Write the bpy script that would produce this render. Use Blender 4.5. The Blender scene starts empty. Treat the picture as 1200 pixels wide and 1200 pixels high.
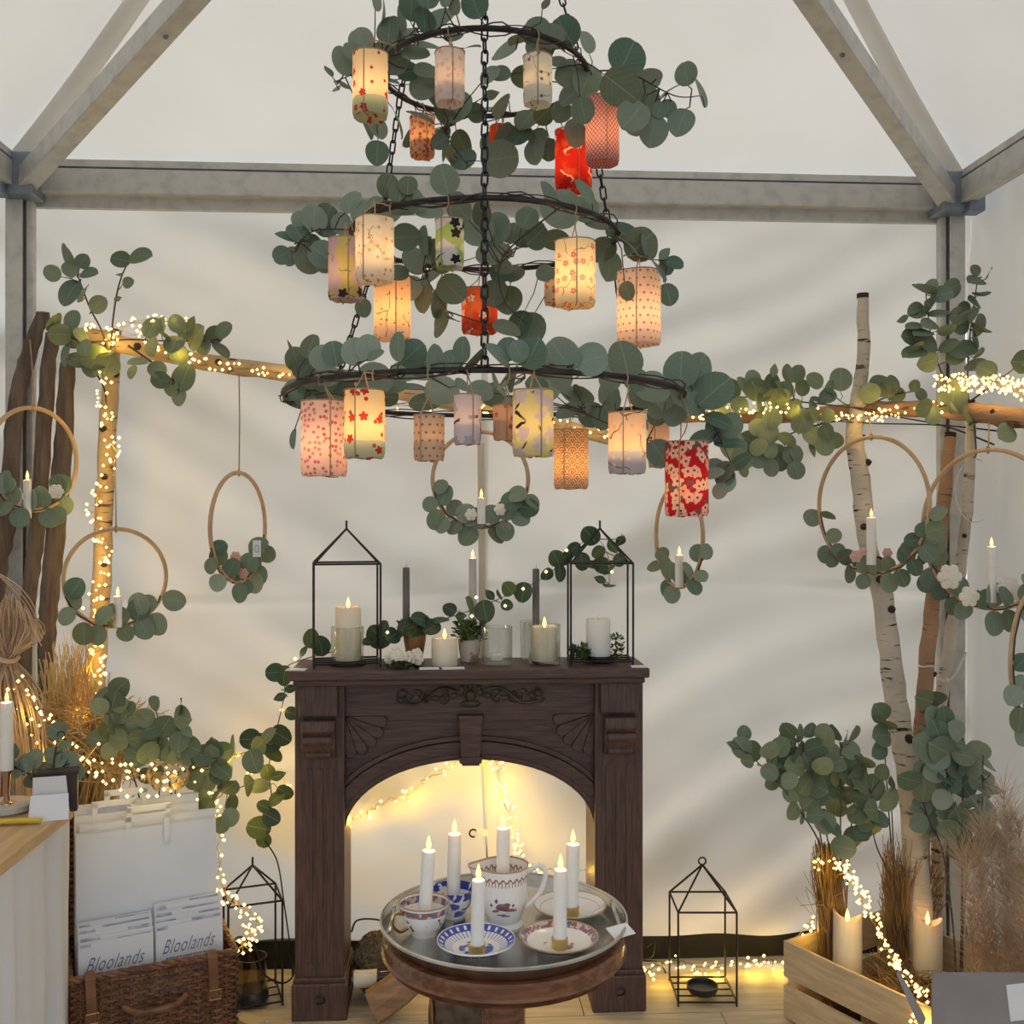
import bpy, bmesh, math, random
from mathutils import Vector, Matrix, noise as mnoise
from math import sin, cos, pi, radians, sqrt, atan2
sc = bpy.context.scene
V = Vector
# ---------------------------------------------------------------- camera, sky, exposure
CAM = V((0, -3.28, 1.46)); YAW = radians(3.5); F = 1200.0
cd = bpy.data.cameras.new('camera'); cam = bpy.data.objects.new('camera', cd)
sc.collection.objects.link(cam); sc.camera = cam
cd.sensor_width = 36; cd.lens = 36; cd.clip_start = 0.02
cam.location = CAM; cam.rotation_euler = (pi/2, 0, -YAW)
world = bpy.data.worlds.new('overcast_sky'); sc.world = world; world.use_nodes = True
bg = world.node_tree.nodes['Background']
bg.inputs[0].default_value = (0.84, 0.92, 1.0, 1); bg.inputs[1].default_value = 1.12
sl = bpy.data.lights.new('hazy_sun', 'SUN'); sl.energy = 1.95; sl.angle = radians(18); sl.color = (1, .97, .92)
so = bpy.data.objects.new('hazy_sun', sl); sc.collection.objects.link(so); so.rotation_euler = (radians(-34), 0, radians(24))
sc.view_settings.view_transform = 'Standard'; sc.view_settings.look = 'None'
sc.view_settings.gamma = 1; sc.view_settings.use_curve_mapping = False
sc.view_settings.exposure = 0.22
E_LANTERN, E_CANDLE, E_FAIRY = 0.09, 0.08, 0.30
# ---------------------------------------------------------------- frames
FW = V((sin(YAW), cos(YAW), 0)); RT = V((cos(YAW), -sin(YAW), 0)); UP = V((0, 0, 1))
def D(px, py): return FW + RT*((px-600)/F) + UP*((600-py)/F)
def T(px, py, t): return CAM + D(px, py)*t                      # at distance t along the view axis
def W(px, py, Y): d = D(px, py); return CAM + d*((Y-CAM.y)/d.y)  # on the plane y = Y
def G(px, py, z): d = D(px, py); return CAM + d*((z-CAM.z)/d.z)  # on the plane z = z
def dep(p): return (p-CAM).dot(FW)
R = random.Random(7)
def rj(a): return R.uniform(-a, a)
def rv(a): return V((rj(a), rj(a), rj(a)))
# ---------------------------------------------------------------- mesh builder
class MB:
    def __init__(s): s.v = []; s.f = []; s.uv = None; s.mi = []
    def add(s, vs, fs):
        o = len(s.v); s.v += [V(p) for p in vs]; s.f += [tuple(i+o for i in f) for f in fs]; return s
    def hexa(s, p):      # 8 corners: bottom 0-3 ccw, top 4-7
        return s.add(p, [(3,2,1,0),(4,5,6,7),(0,1,5,4),(1,2,6,5),(2,3,7,6),(3,0,4,7)])
    def box(s, c, d, rz=0, m=None):
        c = V(c); x, y, z = d[0]/2, d[1]/2, d[2]/2
        M = m or Matrix.Rotation(rz, 3, 'Z')
        return s.hexa([c + M @ V(q) for q in ((-x,-y,-z),(x,-y,-z),(x,y,-z),(-x,y,-z),(-x,-y,z),(x,-y,z),(x,y,z),(-x,y,z))])
    def bar(s, a, b, w, h, up=UP):
        a, b = V(a), V(b); d = (b-a).normalized(); r = d.cross(up).normalized(); u = r.cross(d).normalized()
        r, u = r*w/2, u*h/2
        return s.hexa([a-r-u, a+r-u, b+r-u, b-r-u, a-r+u, a+r+u, b+r+u, b-r+u])
    def tube(s, path, r, n=6, flat=None, caps=True, closed=False):
        P = [V(p) for p in path]; k = len(P); rr = r if isinstance(r, (list, tuple)) else [r]*k
        o = len(s.v); u = None
        for i in range(k):
            if closed: d = P[(i+1) % k]-P[i-1]
            else: d = P[min(i+1, k-1)]-P[max(i-1, 0)]
            d = d.normalized() if d.length > 1e-9 else UP
            if u is None: u = d.cross(V((0.31, 0.22, 0.93))).normalized()
            u = (u-d*u.dot(d)).normalized(); w = d.cross(u)
            for j in range(n):
                a = 2*pi*j/n; q = (u*cos(a)+w*sin(a))*rr[i]
                if flat: q = V((q.x*flat[0], q.y*flat[1], q.z*flat[2]))
                s.v.append(P[i]+q)
        for i in range(k if closed else k-1):
            i2 = (i+1) % k
            for j in range(n): s.f.append((o+i*n+j, o+i*n+(j+1) % n, o+i2*n+(j+1) % n, o+i2*n+j))
        if caps and not closed:
            s.f.append(tuple(o+j for j in range(n))[::-1]); s.f.append(tuple(o+(k-1)*n+j for j in range(n)))
        return s
    def lathe(s, prof, n=24, c=(0,0,0), wob=None):
        c = V(c); o = len(s.v)
        for (r, z) in prof:
            for j in range(n):
                a = 2*pi*j/n; k = 1 if wob is None else wob(a, z)
                s.v.append(c+V((r*k*cos(a), r*k*sin(a), z)))
        for i in range(len(prof)-1):
            for j in range(n): s.f.append((o+i*n+j, o+i*n+(j+1) % n, o+(i+1)*n+(j+1) % n, o+(i+1)*n+j))
        if prof[0][0] > 1e-6: s.f.append(tuple(o+j for j in range(n))[::-1])
        if prof[-1][0] > 1e-6 and prof[-1] != prof[0]: s.f.append(tuple(o+(len(prof)-1)*n+j for j in range(n)))
        return s
    def ball(s, c, r, n=8, m=5, sq=(1,1,1)):
        c = V(c); o = len(s.v)
        for i in range(m+1):
            a = pi*i/m
            for j in range(n):
                b = 2*pi*j/n; s.v.append(c+V((r*sq[0]*sin(a)*cos(b), r*sq[1]*sin(a)*sin(b), -r*sq[2]*cos(a))))
        for i in range(m):
            for j in range(n): s.f.append((o+i*n+j, o+i*n+(j+1) % n, o+(i+1)*n+(j+1) % n, o+(i+1)*n+j))
        return s
    def octa(s, c, r):
        c = V(c); return s.add([c+V(q)*r for q in ((1,0,0),(0,1,0),(-1,0,0),(0,-1,0),(0,0,1),(0,0,-1))],
            [(0,1,4),(1,2,4),(2,3,4),(3,0,4),(1,0,5),(2,1,5),(3,2,5),(0,3,5)])
    def prism(s, out, y0, y1, o=(0,0,0)):   # outline in (x,z), extruded in y
        o = V(o); n = len(out)
        vs = [o+V((x, y0, z)) for x, z in out]+[o+V((x, y1, z)) for x, z in out]
        fs = [tuple(range(n)), tuple(range(2*n-1, n-1, -1))]+[(i, n+i, n+(i+1) % n, (i+1) % n) for i in range(n)]
        return s.add(vs, fs)
    def grid(s, fn, nu, nv, thick=None):
        o = len(s.v)
        for i in range(nu+1):
            for j in range(nv+1): s.v.append(V(fn(i/nu, j/nv)))
        for i in range(nu):
            for j in range(nv):
                a = o+i*(nv+1)+j; s.f.append((a, a+nv+1, a+nv+2, a+1))
        return s
ORG = {}
def link(o): sc.collection.objects.link(o); return o
def meta(o, label=None, cat=None, group=None, kind=None):
    for k, v in (('label', label), ('category', cat), ('group', group), ('kind', kind)):
        if v: o[k] = v
    return o
def thing(name, label, cat, loc, group=None):
    o = link(bpy.data.objects.new(name, None)); o.location = V(loc); o.empty_display_size = .03
    ORG[o.name] = V(loc); return meta(o, label, cat, group)
def mk(name, mb, m, parent=None, loc=None, smooth=True, kind=None, label=None, cat=None, group=None, bevel=0, sub=0, fixn=True):
    org = ORG[parent.name] if parent else V(loc or (0, 0, 0))
    me = bpy.data.meshes.new(name); me.from_pydata([v-org for v in mb.v], [], mb.f)
    if mb.uv:
        ul = me.uv_layers.new(name='UVMap')
        for lp in me.loops: ul.data[lp.index].uv = mb.uv[lp.vertex_index]
    if fixn:
        b = bmesh.new(); b.from_mesh(me); bmesh.ops.recalc_face_normals(b, faces=b.faces); b.to_mesh(me); b.free()
    for mm in (m if isinstance(m, list) else [m]): me.materials.append(mm)
    o = link(bpy.data.objects.new(name, me))
    if parent: o.parent = parent
    else: o.location = org
    ORG[o.name] = org
    if smooth:
        me.shade_smooth()
        if smooth != 'all': me.set_sharp_from_angle(angle=radians(38))
    if bevel:
        md = o.modifiers.new('edge', 'BEVEL'); md.width = bevel; md.segments = 2; md.limit_method = 'ANGLE'
    if sub: md = o.modifiers.new('sub', 'SUBSURF'); md.levels = md.render_levels = sub
    return meta(o, label, cat, group, kind)
def plight(name, p, e, col, parent, r=.006):
    l = bpy.data.lights.new(name, 'POINT'); l.energy = e; l.color = col; l.shadow_soft_size = r
    o = link(bpy.data.objects.new(name, l)); o.parent = parent; o.location = V(p)-ORG[parent.name]; return o
# ---------------------------------------------------------------- materials
class NG:
    def __init__(s, name):
        s.m = bpy.data.materials.new(name); s.m.use_nodes = True; s.t = s.m.node_tree; s.t.nodes.clear()
        s.out = s.n('OutputMaterial')
    def n(s, k, **kw):
        nd = s.t.nodes.new('ShaderNode'+k)
        for a, b in kw.items(): setattr(nd, a, b)
        return nd
    def set(s, sock, v):
        if isinstance(v, bpy.types.NodeSocket): s.t.links.new(v, sock)
        elif isinstance(v, (tuple, list)) and len(v) == 3 and sock.type == 'RGBA': sock.default_value = (*v, 1)
        else: sock.default_value = v
    def mt(s, op, a, b=None, c=None):
        nd = s.n('Math', operation=op)
        for i, x in enumerate((a, b, c)):
            if x is not None: s.set(nd.inputs[i], x)
        return nd.outputs[0]
    def mix(s, f, a, b):
        nd = s.n('Mix', data_type='RGBA'); s.set(nd.inputs[0], f); s.set(nd.inputs[6], a); s.set(nd.inputs[7], b); return nd.outputs[2]
    def co(s, k='Object'): return s.n('TexCoord').outputs[k]
    def map(s, vec, sc3=(1,1,1)):
        nd = s.n('Mapping'); s.set(nd.inputs[0], vec); nd.inputs[3].default_value = sc3; return nd.outputs[0]
    def noise(s, vec, scale, detail=3, dist=0):
        nd = s.n('TexNoise'); s.set(nd.inputs['Vector'], vec); nd.inputs['Scale'].default_value = scale
        nd.inputs['Detail'].default_value = detail; nd.inputs['Distortion'].default_value = dist; return nd.outputs[0]
    def step(s, x, a, b):   # smooth 0..1 between a and b
        nd = s.n('MapRange', interpolation_type='SMOOTHSTEP'); s.set(nd.inputs[0], x)
        nd.inputs[1].default_value = a; nd.inputs[2].default_value = b; return nd.outputs[0]
    def princ(s, col, rough=.6, metal=0, spec=None, bump=None, bd=.01, coat=0, **kw):
        p = s.n('BsdfPrincipled'); s.set(p.inputs['Base Color'], col); s.set(p.inputs['Roughness'], rough); p.inputs['Metallic'].default_value = metal
        if spec is not None: p.inputs['Specular IOR Level'].default_value = spec
        if coat: p.inputs['Coat Weight'].default_value = coat; p.inputs['Coat Roughness'].default_value = .15
        for k, v in kw.items(): s.set(p.inputs[k.replace('_', ' ')], v)
        if bump is not None:
            b = s.n('Bump'); b.inputs['Distance'].default_value = bd; s.set(b.inputs['Height'], bump); s.t.links.new(b.outputs[0], p.inputs['Normal'])
        return p.outputs[0]
    def end(s, sh): s.t.links.new(sh, s.out.inputs[0]); return s.m
    def mixs(s, f, a, b):
        nd = s.n('MixShader'); s.set(nd.inputs[0], f); s.t.links.new(a, nd.inputs[1]); s.t.links.new(b, nd.inputs[2]); return nd.outputs[0]
def mat(name, c1, c2=None, rough=.6, metal=0, scale=12, st=(1,1,1), bump=0, lo=.35, hi=.65, detail=4, dist=0, spec=None, coat=0, **kw):
    g = NG(name); c2 = c2 or tuple(x*.8 for x in c1)
    f = g.noise(g.map(g.co(), st), scale, detail, dist)
    return g.end(g.princ(g.mix(g.step(f, lo, hi), c1, c2), rough, metal, spec, f if bump else None, bump or .01, coat, **kw))
def thin(name, c1, c2, tr=.35, scale=4, tcol=None, st=(1,1,1), rough=.8):
    g = NG(name); f = g.noise(g.map(g.co(), st), scale, 4)
    c = g.mix(g.step(f, .35, .65), c1, c2)
    t = g.n('BsdfTranslucent'); g.set(t.inputs[0], tcol or c)
    return g.end(g.mixs(tr, g.princ(c, rough, 0, .35 if rough < .6 else .15), t.outputs[0]))
def emit(name, col, strength, sample=True):
    g = NG(name); e = g.n('Emission'); g.set(e.inputs[0], col); e.inputs[1].default_value = strength
    if not sample: g.m.cycles.emission_sampling = 'NONE'
    return g.end(e.outputs[0])
def glassm(name, col, rough=.03):
    g = NG(name); p = g.n('BsdfPrincipled'); g.set(p.inputs['Base Color'], col); p.inputs['Roughness'].default_value = rough
    tr = g.n('BsdfTransparent'); g.set(tr.inputs[0], col)
    gl = g.n('BsdfGlossy'); gl.inputs['Roughness'].default_value = rough
    fr = g.n('LayerWeight'); fr.inputs[0].default_value = .25
    return g.end(g.mixs(g.mt('ADD', g.mt('MULTIPLY', fr.outputs['Facing'], .55), .04), tr.outputs[0], gl.outputs[0]))
M = {}
M['canvas'] = thin('canvas', (.745, .705, .635), (.71, .665, .59), .34, 2.2, rough=.42)
M['roof'] = thin('roof_canvas', (.775, .75, .705), (.745, .715, .665), .33, 2.0)
M['seam'] = thin('canvas_seam', (.77, .745, .70), (.74, .71, .66), .37, 5)
M['alu'] = mat('aluminium', (.56, .55, .52), (.44, .435, .42), .5, .3, 22, (1,1,1), 0, .4, .75)
M['aludark'] = mat('aluminium_shadow_gap', (.05, .055, .07), (.09, .095, .11), .5, .3)
M['steel'] = mat('painted_steel_bracket', (.17, .21, .26), (.24, .28, .33), .5, .5, 15)
M['black'] = mat('black_iron', (.016, .014, .016), (.035, .028, .028), .5, .4, 30)
M['chain'] = mat('dark_chain', (.014, .014, .022), (.035, .033, .045), .42, .7, 60)
M['floor'] = mat('pine_board', (.62, .53, .38), (.50, .41, .28), .6, 0, 5, (1, 9, 9), .002)
M['dirt_gap'] = mat('dark_gap', (.016, .016, .012), (.010, .009, .008), .9, 0, 12)
M['fire'] = mat('stained_mahogany', (.105, .056, .046), (.062, .032, .028), .48, 0, 9, (14, 14, 1.2), .0015)
M['fire_h'] = mat('stained_mahogany_across', (.105, .056, .046), (.062, .032, .028), .48, 0, 9, (1.2, 14, 14), .0015)
M['ornament'] = mat('aged_bronze', (.075, .058, .035), (.04, .03, .02), .5, .25, 40)
M['tablewood'] = mat('polished_walnut', (.20, .075, .03), (.11, .038, .018), .22, 0, 10, (1, 9, 9), 0, coat=.4)
M['silver'] = mat('tarnished_silver', (.66, .645, .615), (.52, .51, .48), .25, 1, 14, (1,1,1))
M['brass'] = mat('brass', (.62, .46, .20), (.50, .36, .15), .28, 1, 30)
M['copper'] = mat('copper', (.55, .36, .27), (.45, .28, .2), .25, 1, 30)
M['wax'] = mat('white_wax', (.86, .84, .80), (.82, .79, .74), .45, 0, 9, Subsurface_Weight=.15)
M['cream'] = mat('cream_wax', (.86, .79, .64), (.80, .72, .56), .5, 0, 9, Subsurface_Weight=.2)
M['greywax'] = mat('grey_wax', (.155, .15, .15), (.12, .115, .118), .5)
M['bluewax'] = mat('pale_grey_wax', (.55, .54, .56), (.5, .49, .52), .5)
M['wick'] = mat('wick', (.25, .22, .2), (.4, .38, .35), .9)
M['flame'] = emit('flame', (1.0, .52, .13), 4.0)
M['flamecore'] = emit('flame_core', (1.0, .86, .55), 12.0)
M['bulb'] = emit('fairy_bulb', (1.0, .66, .20), 4.2, False)
M['wire'] = mat('copper_wire', (.55, .40, .18), (.45, .3, .12), .4, .7)
M['cable'] = mat('black_cable', (.02, .018, .016), (.03, .028, .025), .5)
M['twig'] = mat('brown_twig', (.075, .045, .035), (.04, .027, .025), .7)
M['gtwig'] = mat('green_twig', (.16, .13, .07), (.09, .075, .045), .7)
M['cord'] = mat('jute_cord', (.42, .29, .17), (.32, .21, .12), .8)
M['hoop'] = mat('beech_hoop', (.56, .38, .22), (.46, .30, .17), .5, 0, 20, (1,1,1))
M['porcelain'] = mat('porcelain', (.84, .82, .79), (.80, .78, .75), .14, 0, 5, coat=.5)
M['gold'] = mat('gilt', (.62, .46, .24), (.52, .36, .17), .25, 1)
M['card'] = mat('white_card', (.80, .80, .83), (.77, .77, .80), .7, 0, 3)
M['bag'] = mat('white_paper', (.79, .82, .88), (.75, .78, .84), .7, 0, 5, (1,1,1), .002)
M['print'] = mat('blue_grey_print', (.30, .35, .48), (.62, .65, .72), .6, 0, 30, (1, 1, 5))
M['ink'] = mat('grey_ink', (.17, .18, .23), (.21, .22, .28), .6)
M['cloth'] = thin('linen_cloth', (.78, .80, .86), (.73, .74, .78), .12, 3)
M['oak'] = mat('light_oak', (.62, .44, .25), (.50, .33, .17), .45, 0, 5, (10, 1, 10), .001)
M['crate'] = mat('pine_crate', (.66, .52, .34), (.55, .41, .25), .6, 0, 5, (2, 2, 14), .001)
M['wicker'] = mat('wicker', (.22, .095, .045), (.12, .05, .026), .5, 0, 40)
M['strap'] = mat('leather_strap', (.22, .095, .04), (.15, .06, .025), .5, 0, 20)
M['straw'] = mat('straw', (.74, .55, .28), (.56, .38, .17), .7, 0, 9)
M['raffia'] = mat('raffia', (.60, .44, .30), (.48, .33, .21), .8, 0, 9)
M['pampas'] = mat('pampas_grass', (.62, .47, .35), (.48, .34, .23), .9, 0, 6)
M['drygrass'] = mat('dry_grass', (.38, .23, .09), (.25, .14, .055), .8, 0, 9)
M['drift'] = mat('weathered_wood', (.085, .055, .04), (.155, .11, .08), .75, 0, 9, (5, 5, .7), .004)
M['dried'] = mat('dried_petal', (.55, .46, .30), (.46, .36, .22), .8)
M['rose'] = mat('ivory_petal', (.84, .80, .70), (.78, .72, .60), .7)
M['pink'] = mat('pink_petal', (.70, .40, .36), (.62, .33, .30), .7)
M['greybox'] = mat('grey_cardboard', (.30, .27, .27), (.26, .235, .235), .75, 0, 8)
M['yellow'] = mat('yellow_plastic', (.72, .50, .05), (.65, .43, .03), .35)
M['darkwood'] = mat('dark_box', (.03, .018, .02), (.05, .03, .03), .4)
M['stone'] = mat('pale_stoneware', (.62, .58, .53), (.55, .5, .45), .6, 0, 20)
M['slate'] = mat('black_dish', (.018, .018, .02), (.03, .03, .032), .35)
M['log'] = mat('split_log', (.36, .22, .12), (.24, .14, .075), .7, 0, 9, (1, 6, 6), .002)
M['bark'] = mat('dark_bark', (.055, .04, .028), (.12, .085, .055), .9, 0, 25, (1,1,1), .006)
M['moss'] = mat('dry_moss', (.12, .085, .05), (.20, .15, .09), .95, 0, 40)
M['bottle'] = mat('dark_bottle', (.03, .008, .012), (.05, .012, .02), .12, 0, 5, coat=.5)
M['paperlabel'] = mat('cream_label', (.72, .66, .54), (.6, .53, .42), .7, 0, 20)
M['ember'] = emit('ember', (1.0, .16, .03), 1.2)
M['glass'] = glassm('clear_glass', (.95, .96, .94))
M['smoke'] = glassm('smoked_glass', (.74, .70, .60))
M['wood'] = mat('turned_wood', (.40, .20, .08), (.30, .14, .05), .5, 0, 8, (8, 8, 1))
M['rope'] = mat('white_rope', (.72, .68, .60), (.6, .56, .5), .8)
M['planter'] = mat('mottled_pot', (.66, .58, .46), (.30, .20, .12), .6, 0, 28, (1,1,1), 0, .5, .62)
M['smallleaf'] = mat('small_green_leaf', (.10, .17, .045), (.055, .10, .03), .5, 0, 30)
def leafmat(name, stops, tr=.12):
    g = NG(name); oi = g.n('ObjectInfo'); rp = g.n('ValToRGB'); g.set(rp.inputs[0], oi.outputs['Random'])
    el = rp.color_ramp.elements
    while len(el) < len(stops): el.new(.5)
    for i, c in enumerate(stops): el[i].position = i/(len(stops)-1); el[i].color = (*c, 1)
    uv = g.n('SeparateXYZ'); g.set(uv.inputs[0], g.co('UV'))
    ax = g.mt('ABSOLUTE', g.mt('SUBTRACT', uv.outputs[0], .5))
    rib = g.mt('SUBTRACT', 1.0, g.step(ax, .006, .022))
    side = g.mt('ABSOLUTE', g.mt('SUBTRACT', g.mt('FRACT', g.mt('MULTIPLY', g.mt('SUBTRACT', uv.outputs[1], g.mt('MULTIPLY', ax, .8)), 6.0)), .5))
    rib2 = g.mt('MULTIPLY', g.mt('SUBTRACT', 1.0, g.step(side, .02, .09)), .35)
    c = g.mix(g.mt('MULTIPLY', g.mt('MAXIMUM', rib, rib2), .45), rp.outputs[0], (.40, .46, .36))
    nz = g.noise(g.co('UV'), 3.0, 2); c = g.mix(g.mt('MULTIPLY', nz, .22), c, (.05, .07, .05))
    t = g.n('BsdfTranslucent'); g.set(t.inputs[0], g.mix(.5, c, (.14, .22, .05)))
    return g.end(g.mixs(tr, g.princ(c, .55, 0, .3), t.outputs[0]))
M['euc'] = leafmat('eucalyptus_leaf', [(.12, .175, .13), (.24, .31, .23), (.15, .165, .09), (.30, .37, .29), (.17, .24, .19), (.35, .41, .33), (.07, .14, .10), (.26, .32, .22)])
M['euc2'] = leafmat('eucalyptus_leaf_olive', [(.11, .15, .095), (.22, .265, .15), (.14, .195, .15), (.29, .34, .22), (.09, .135, .10), (.24, .29, .20)])
M['vine'] = leafmat('dark_garland_leaf', [(.025, .06, .04), (.045, .085, .05), (.035, .07, .055), (.085, .13, .04)], .1)
def birch(name, base, dark):
    g = NG(name); c = g.co()
    a = g.noise(g.map(c, (9, 9, 60)), 1.6, 4, .4); b = g.noise(g.map(c, (1, 1, 1)), 14, 3)
    f = g.mt('MULTIPLY', g.step(a, .56, .66), g.step(b, .42, .58))
    col = g.mix(f, g.mix(g.step(g.noise(c, 6, 3), .3, .7), base, tuple(x*.78 for x in base)), dark)
    return g.end(g.princ(col, .7, 0, .2, a, .004))
M['birch'] = birch('birch_bark', (.62, .54, .45), (.05, .033, .026))
M['birchwarm'] = birch('golden_birch_bark', (.60, .43, .26), (.10, .055, .03))
M['peeled'] = birch('peeled_branch', (.44, .26, .155), (.16, .08, .045))
M['knot'] = mat('bark_knot', (.055, .032, .027), (.03, .02, .018), .9)
# ---------------------------------------------------------------- eucalyptus leaves
def leaf_mesh(name, kind, m):
    ss = [0, .04, .13, .26, .4, .55, .7, .83, .93, .98, 1]; vs = []; uv = []; fs = []
    for s in ss:
        w = (.5*sqrt(max(0, 1-(2*s-1)**2))*(.95 if kind == 0 else 1.05)) if kind < 2 else .30*sin(pi*s**.85)
        if kind == 1: w *= .98-.16*s
        z = -.16*(s-.35)**2 - (.05 if s == 1 else 0)
        for k in (-1, 0, 1):
            vs.append((k*w, s, z+(.10*w if k else 0)*(1.4 if k > 0 else .6))); uv.append((.5+k*w, s))
    for i in range(len(ss)-1):
        a = i*3; fs += [(a, a+1, a+4, a+3), (a+1, a+2, a+5, a+4)]
    me = bpy.data.meshes.new(name); me.from_pydata(vs, [], fs); ul = me.uv_layers.new(name='UVMap')
    for lp in me.loops: ul.data[lp.index].uv = uv[lp.vertex_index]
    me.materials.append(m); me.shade_smooth(); return me
LEAF = {k: [leaf_mesh('leaf_'+k, i, M[k]) for i in (0, 1, 2)] for k in ('euc', 'euc2', 'vine')}
def leaf(root, b, c, size, key='euc', tilt=.75, kind=None, face=None):
    b, c = V(b), V(c); d = c-b; d.y *= .25
    d = d.normalized() if d.length > 1e-5 else V((rj(1), rj(.3), rj(1))).normalized()
    n = (face or V((rj(.35), -1, .30)))+rv(tilt)
    if abs(n.normalized().dot(d)) > .9: n = n+V((.5, .3, .6))
    x = d.cross(n).normalized(); n = x.cross(d).normalized()
    o0 = c-d*size*.5
    m = Matrix((x, d, n)).transposed().to_4x4() @ Matrix.Diagonal((size, size, size, 1))
    m.translation = o0-ORG[root.name]
    k = kind if kind is not None else R.choice((0, 0, 1, 1, 1, 1))
    o = link(bpy.data.objects.new('leaf', LEAF[key][k])); o.parent = root; o.matrix_basis = m
    return o0
def samp(path, k=8):
    P = [V(p) for p in path]; out = []
    for i in range(len(P)-1):
        p0, p1, p2, p3 = P[max(i-1, 0)], P[i], P[i+1], P[min(i+2, len(P)-1)]
        for j in range(k):
            t = j/k; out.append(.5*((2*p1)+(p2-p0)*t+(2*p0-5*p1+4*p2-p3)*t*t+(3*p1-p0-3*p2+p3)*t**3))
    return out+[P[-1]]
LCYL = []
def clear(p, m):      # move a point sideways out of any lantern it would cut
    for (b, r, H) in LCYL:
        if b.z-m < p.z < b.z+H+m:
            d = V((p.x-b.x, p.y-b.y, 0))
            if d.length < r+m: d = d.normalized() if d.length > 1e-4 else V((0, -1, 0)); p = V((b.x, b.y, p.z))+d*(r+m)
    return p
def cuts(a, b, m=.004):
    for i in range(13):
        p = a.lerp(b, i/12)
        for (c, r, H) in LCYL:
            if c.z-m < p.z < c.z+H+m and (p.x-c.x)**2+(p.y-c.y)**2 < (r+m)**2: return True
    return False
def garland(name, label, cat, stems, leaves, depth, key='euc', group=None, r=.003, tw='twig', reach=.12, tilt=.8, root=None, face=None, fill=.4):
    """stems: world paths; leaves: (px, py, size px); depth(px,py) -> distance from the camera plane"""
    ST = [[clear(p, .008) for p in samp(s, 6)] for s in stems]
    root = root or thing(name, label, cat, ST[0][0], group); mb = MB()
    for s in ST:
        n = len(s); mb.tube(s, [r*(1-.55*i/n) for i in range(n)], 5)
    pts = [p for s in ST for p in s]
    more = [(px+R.choice((-1, 1))*sz*.55, py+rj(sz*.6), sz*.95) for (px, py, sz) in leaves if sz > 17 and R.random() < fill]
    nl = len(leaves)
    for li, (px, py, sz) in enumerate(list(leaves)+more):
        t = depth(px, py); c = T(px, py, t); size = sz*t/F*1.24
        for (cb, cr_, cH) in LCYL:      # listed leaves lie in front of a lantern they would cut, the others behind it
            if cb.z-size*.5 < c.z < cb.z+cH+size*.5 and sqrt((c.x-cb.x)**2+(c.y-cb.y)**2) < cr_+size*.5:
                t = dep(cb)+(-1 if li < nl else 1)*(cr_+size*.42+.004); c = T(px, py, t)
        b = min(pts, key=lambda p: (p-c).length+R.uniform(0, .03))
        if LCYL and cuts(b, c): b = min(pts, key=lambda p: (p-c).length+(1 if cuts(p, c) else 0))
        q = leaf(root, b, c, size, key, tilt, None if sz > 16 else R.choice((1, 2)), face)
        if (q-b).length > .004:
            mid = clear((b+q)/2+V((rj(.01), rj(.006), rj(.01))), .004)
            mb.tube([b, mid, q], [.0016, .0013, .001], 4)
    mk('stem', mb, M[tw], root)
    return root
def auto_leaves(root, mb, path, n, size, key='euc', spread=.9, tilt=.7):
    P = samp(path, 8)
    for i in range(n):
        k = int((i+.6)/n*(len(P)-1)); b = P[k]; d = (P[min(k+1, len(P)-1)]-P[max(k-1, 0)]).normalized()
        s = d.cross(V((0, -1, .15))).normalized()*(1 if i % 2 else -1)
        q = b+(s*spread+d*.45+V((0, -.35+rj(.4), rj(.3)))).normalized()*size*R.uniform(.75, 1.15)
        sz = size*R.uniform(.8, 1.15); o0 = leaf(root, b, q, sz, key, tilt)
        mb.tube([b, o0], .0013, 4)
# ================================================================ the tent
XL, XR, ZE = -1.40, 1.72, 2.52
CX = (XL+XR)/2
def nz(x, z):      # folds of slack canvas pulled towards the corners
    w = 1/(1+math.exp(-(x-.15)*4))
    a = x*.46+z*.89; b = -x*.42+z*.91
    def folds(q, p): return .024*sin(q*8.5+p+1.1*sin(q*3.1+p)+.5*sin(x*2.3))+.017*sin(q*19+2*p+1.5*sin(x*2.2+p))+.006*sin(q*36+p+2.2*sin(x*3.1+z*2))
    h = ((1-w)*folds(a, .6)+w*folds(b, 2.1))*(.72+.75*mnoise.noise(V((x*1.3+4, z*1.6, .5))))+.012*mnoise.noise(V((x*2.2, z*2.6, 3)))+.005*mnoise.noise(V((x*6, z*7, 1)))
    h += .004*sin(x*17+2*sin(z*4)+1)*max(0, 1-z/1.0)
    h += .010*math.exp(-((z-1.20-.03*sin(x*2.2))/.012)**2)*(.6+.4*sin(x*5))
    h += .055*math.exp(-((z-.52-.22*(x+.1))/.10)**2)*math.exp(-((x+.22)/.34)**2)
    return h*min(1, (2.5-z)/.35+.25)
def wall_panel(name, x0, x1, y, nu, nvv, parent, hem=.085, edge=0):
    def fn(u, v):
        z = hem+(2.46-hem)*v; x = x0+(x1-x0)*u
        if edge: 
            k = max(0, 1-z/.95); x += (edge*.05*k*k)*(u if edge < 0 else (1-u))
        return (x, y-nz(x, z), z)
    return mk(name, MB().grid(fn, nu, nvv), M['canvas'], parent, smooth='all', fixn=False)
wb = link(bpy.data.objects.new('wall_back', None)); ORG['wall_back'] = V((0, 0, 0)); meta(wb, kind='structure', label='white canvas back wall of the tent hanging in slack folds')
xs = W(566, 800, 0).x
wall_panel('canvas_panel', XL-.06, xs+.012, .03, 120, 170, wb)
wall_panel('canvas_panel', xs-.004, XR, .018, 130, 170, wb, edge=1)
tab = MB()
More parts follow.
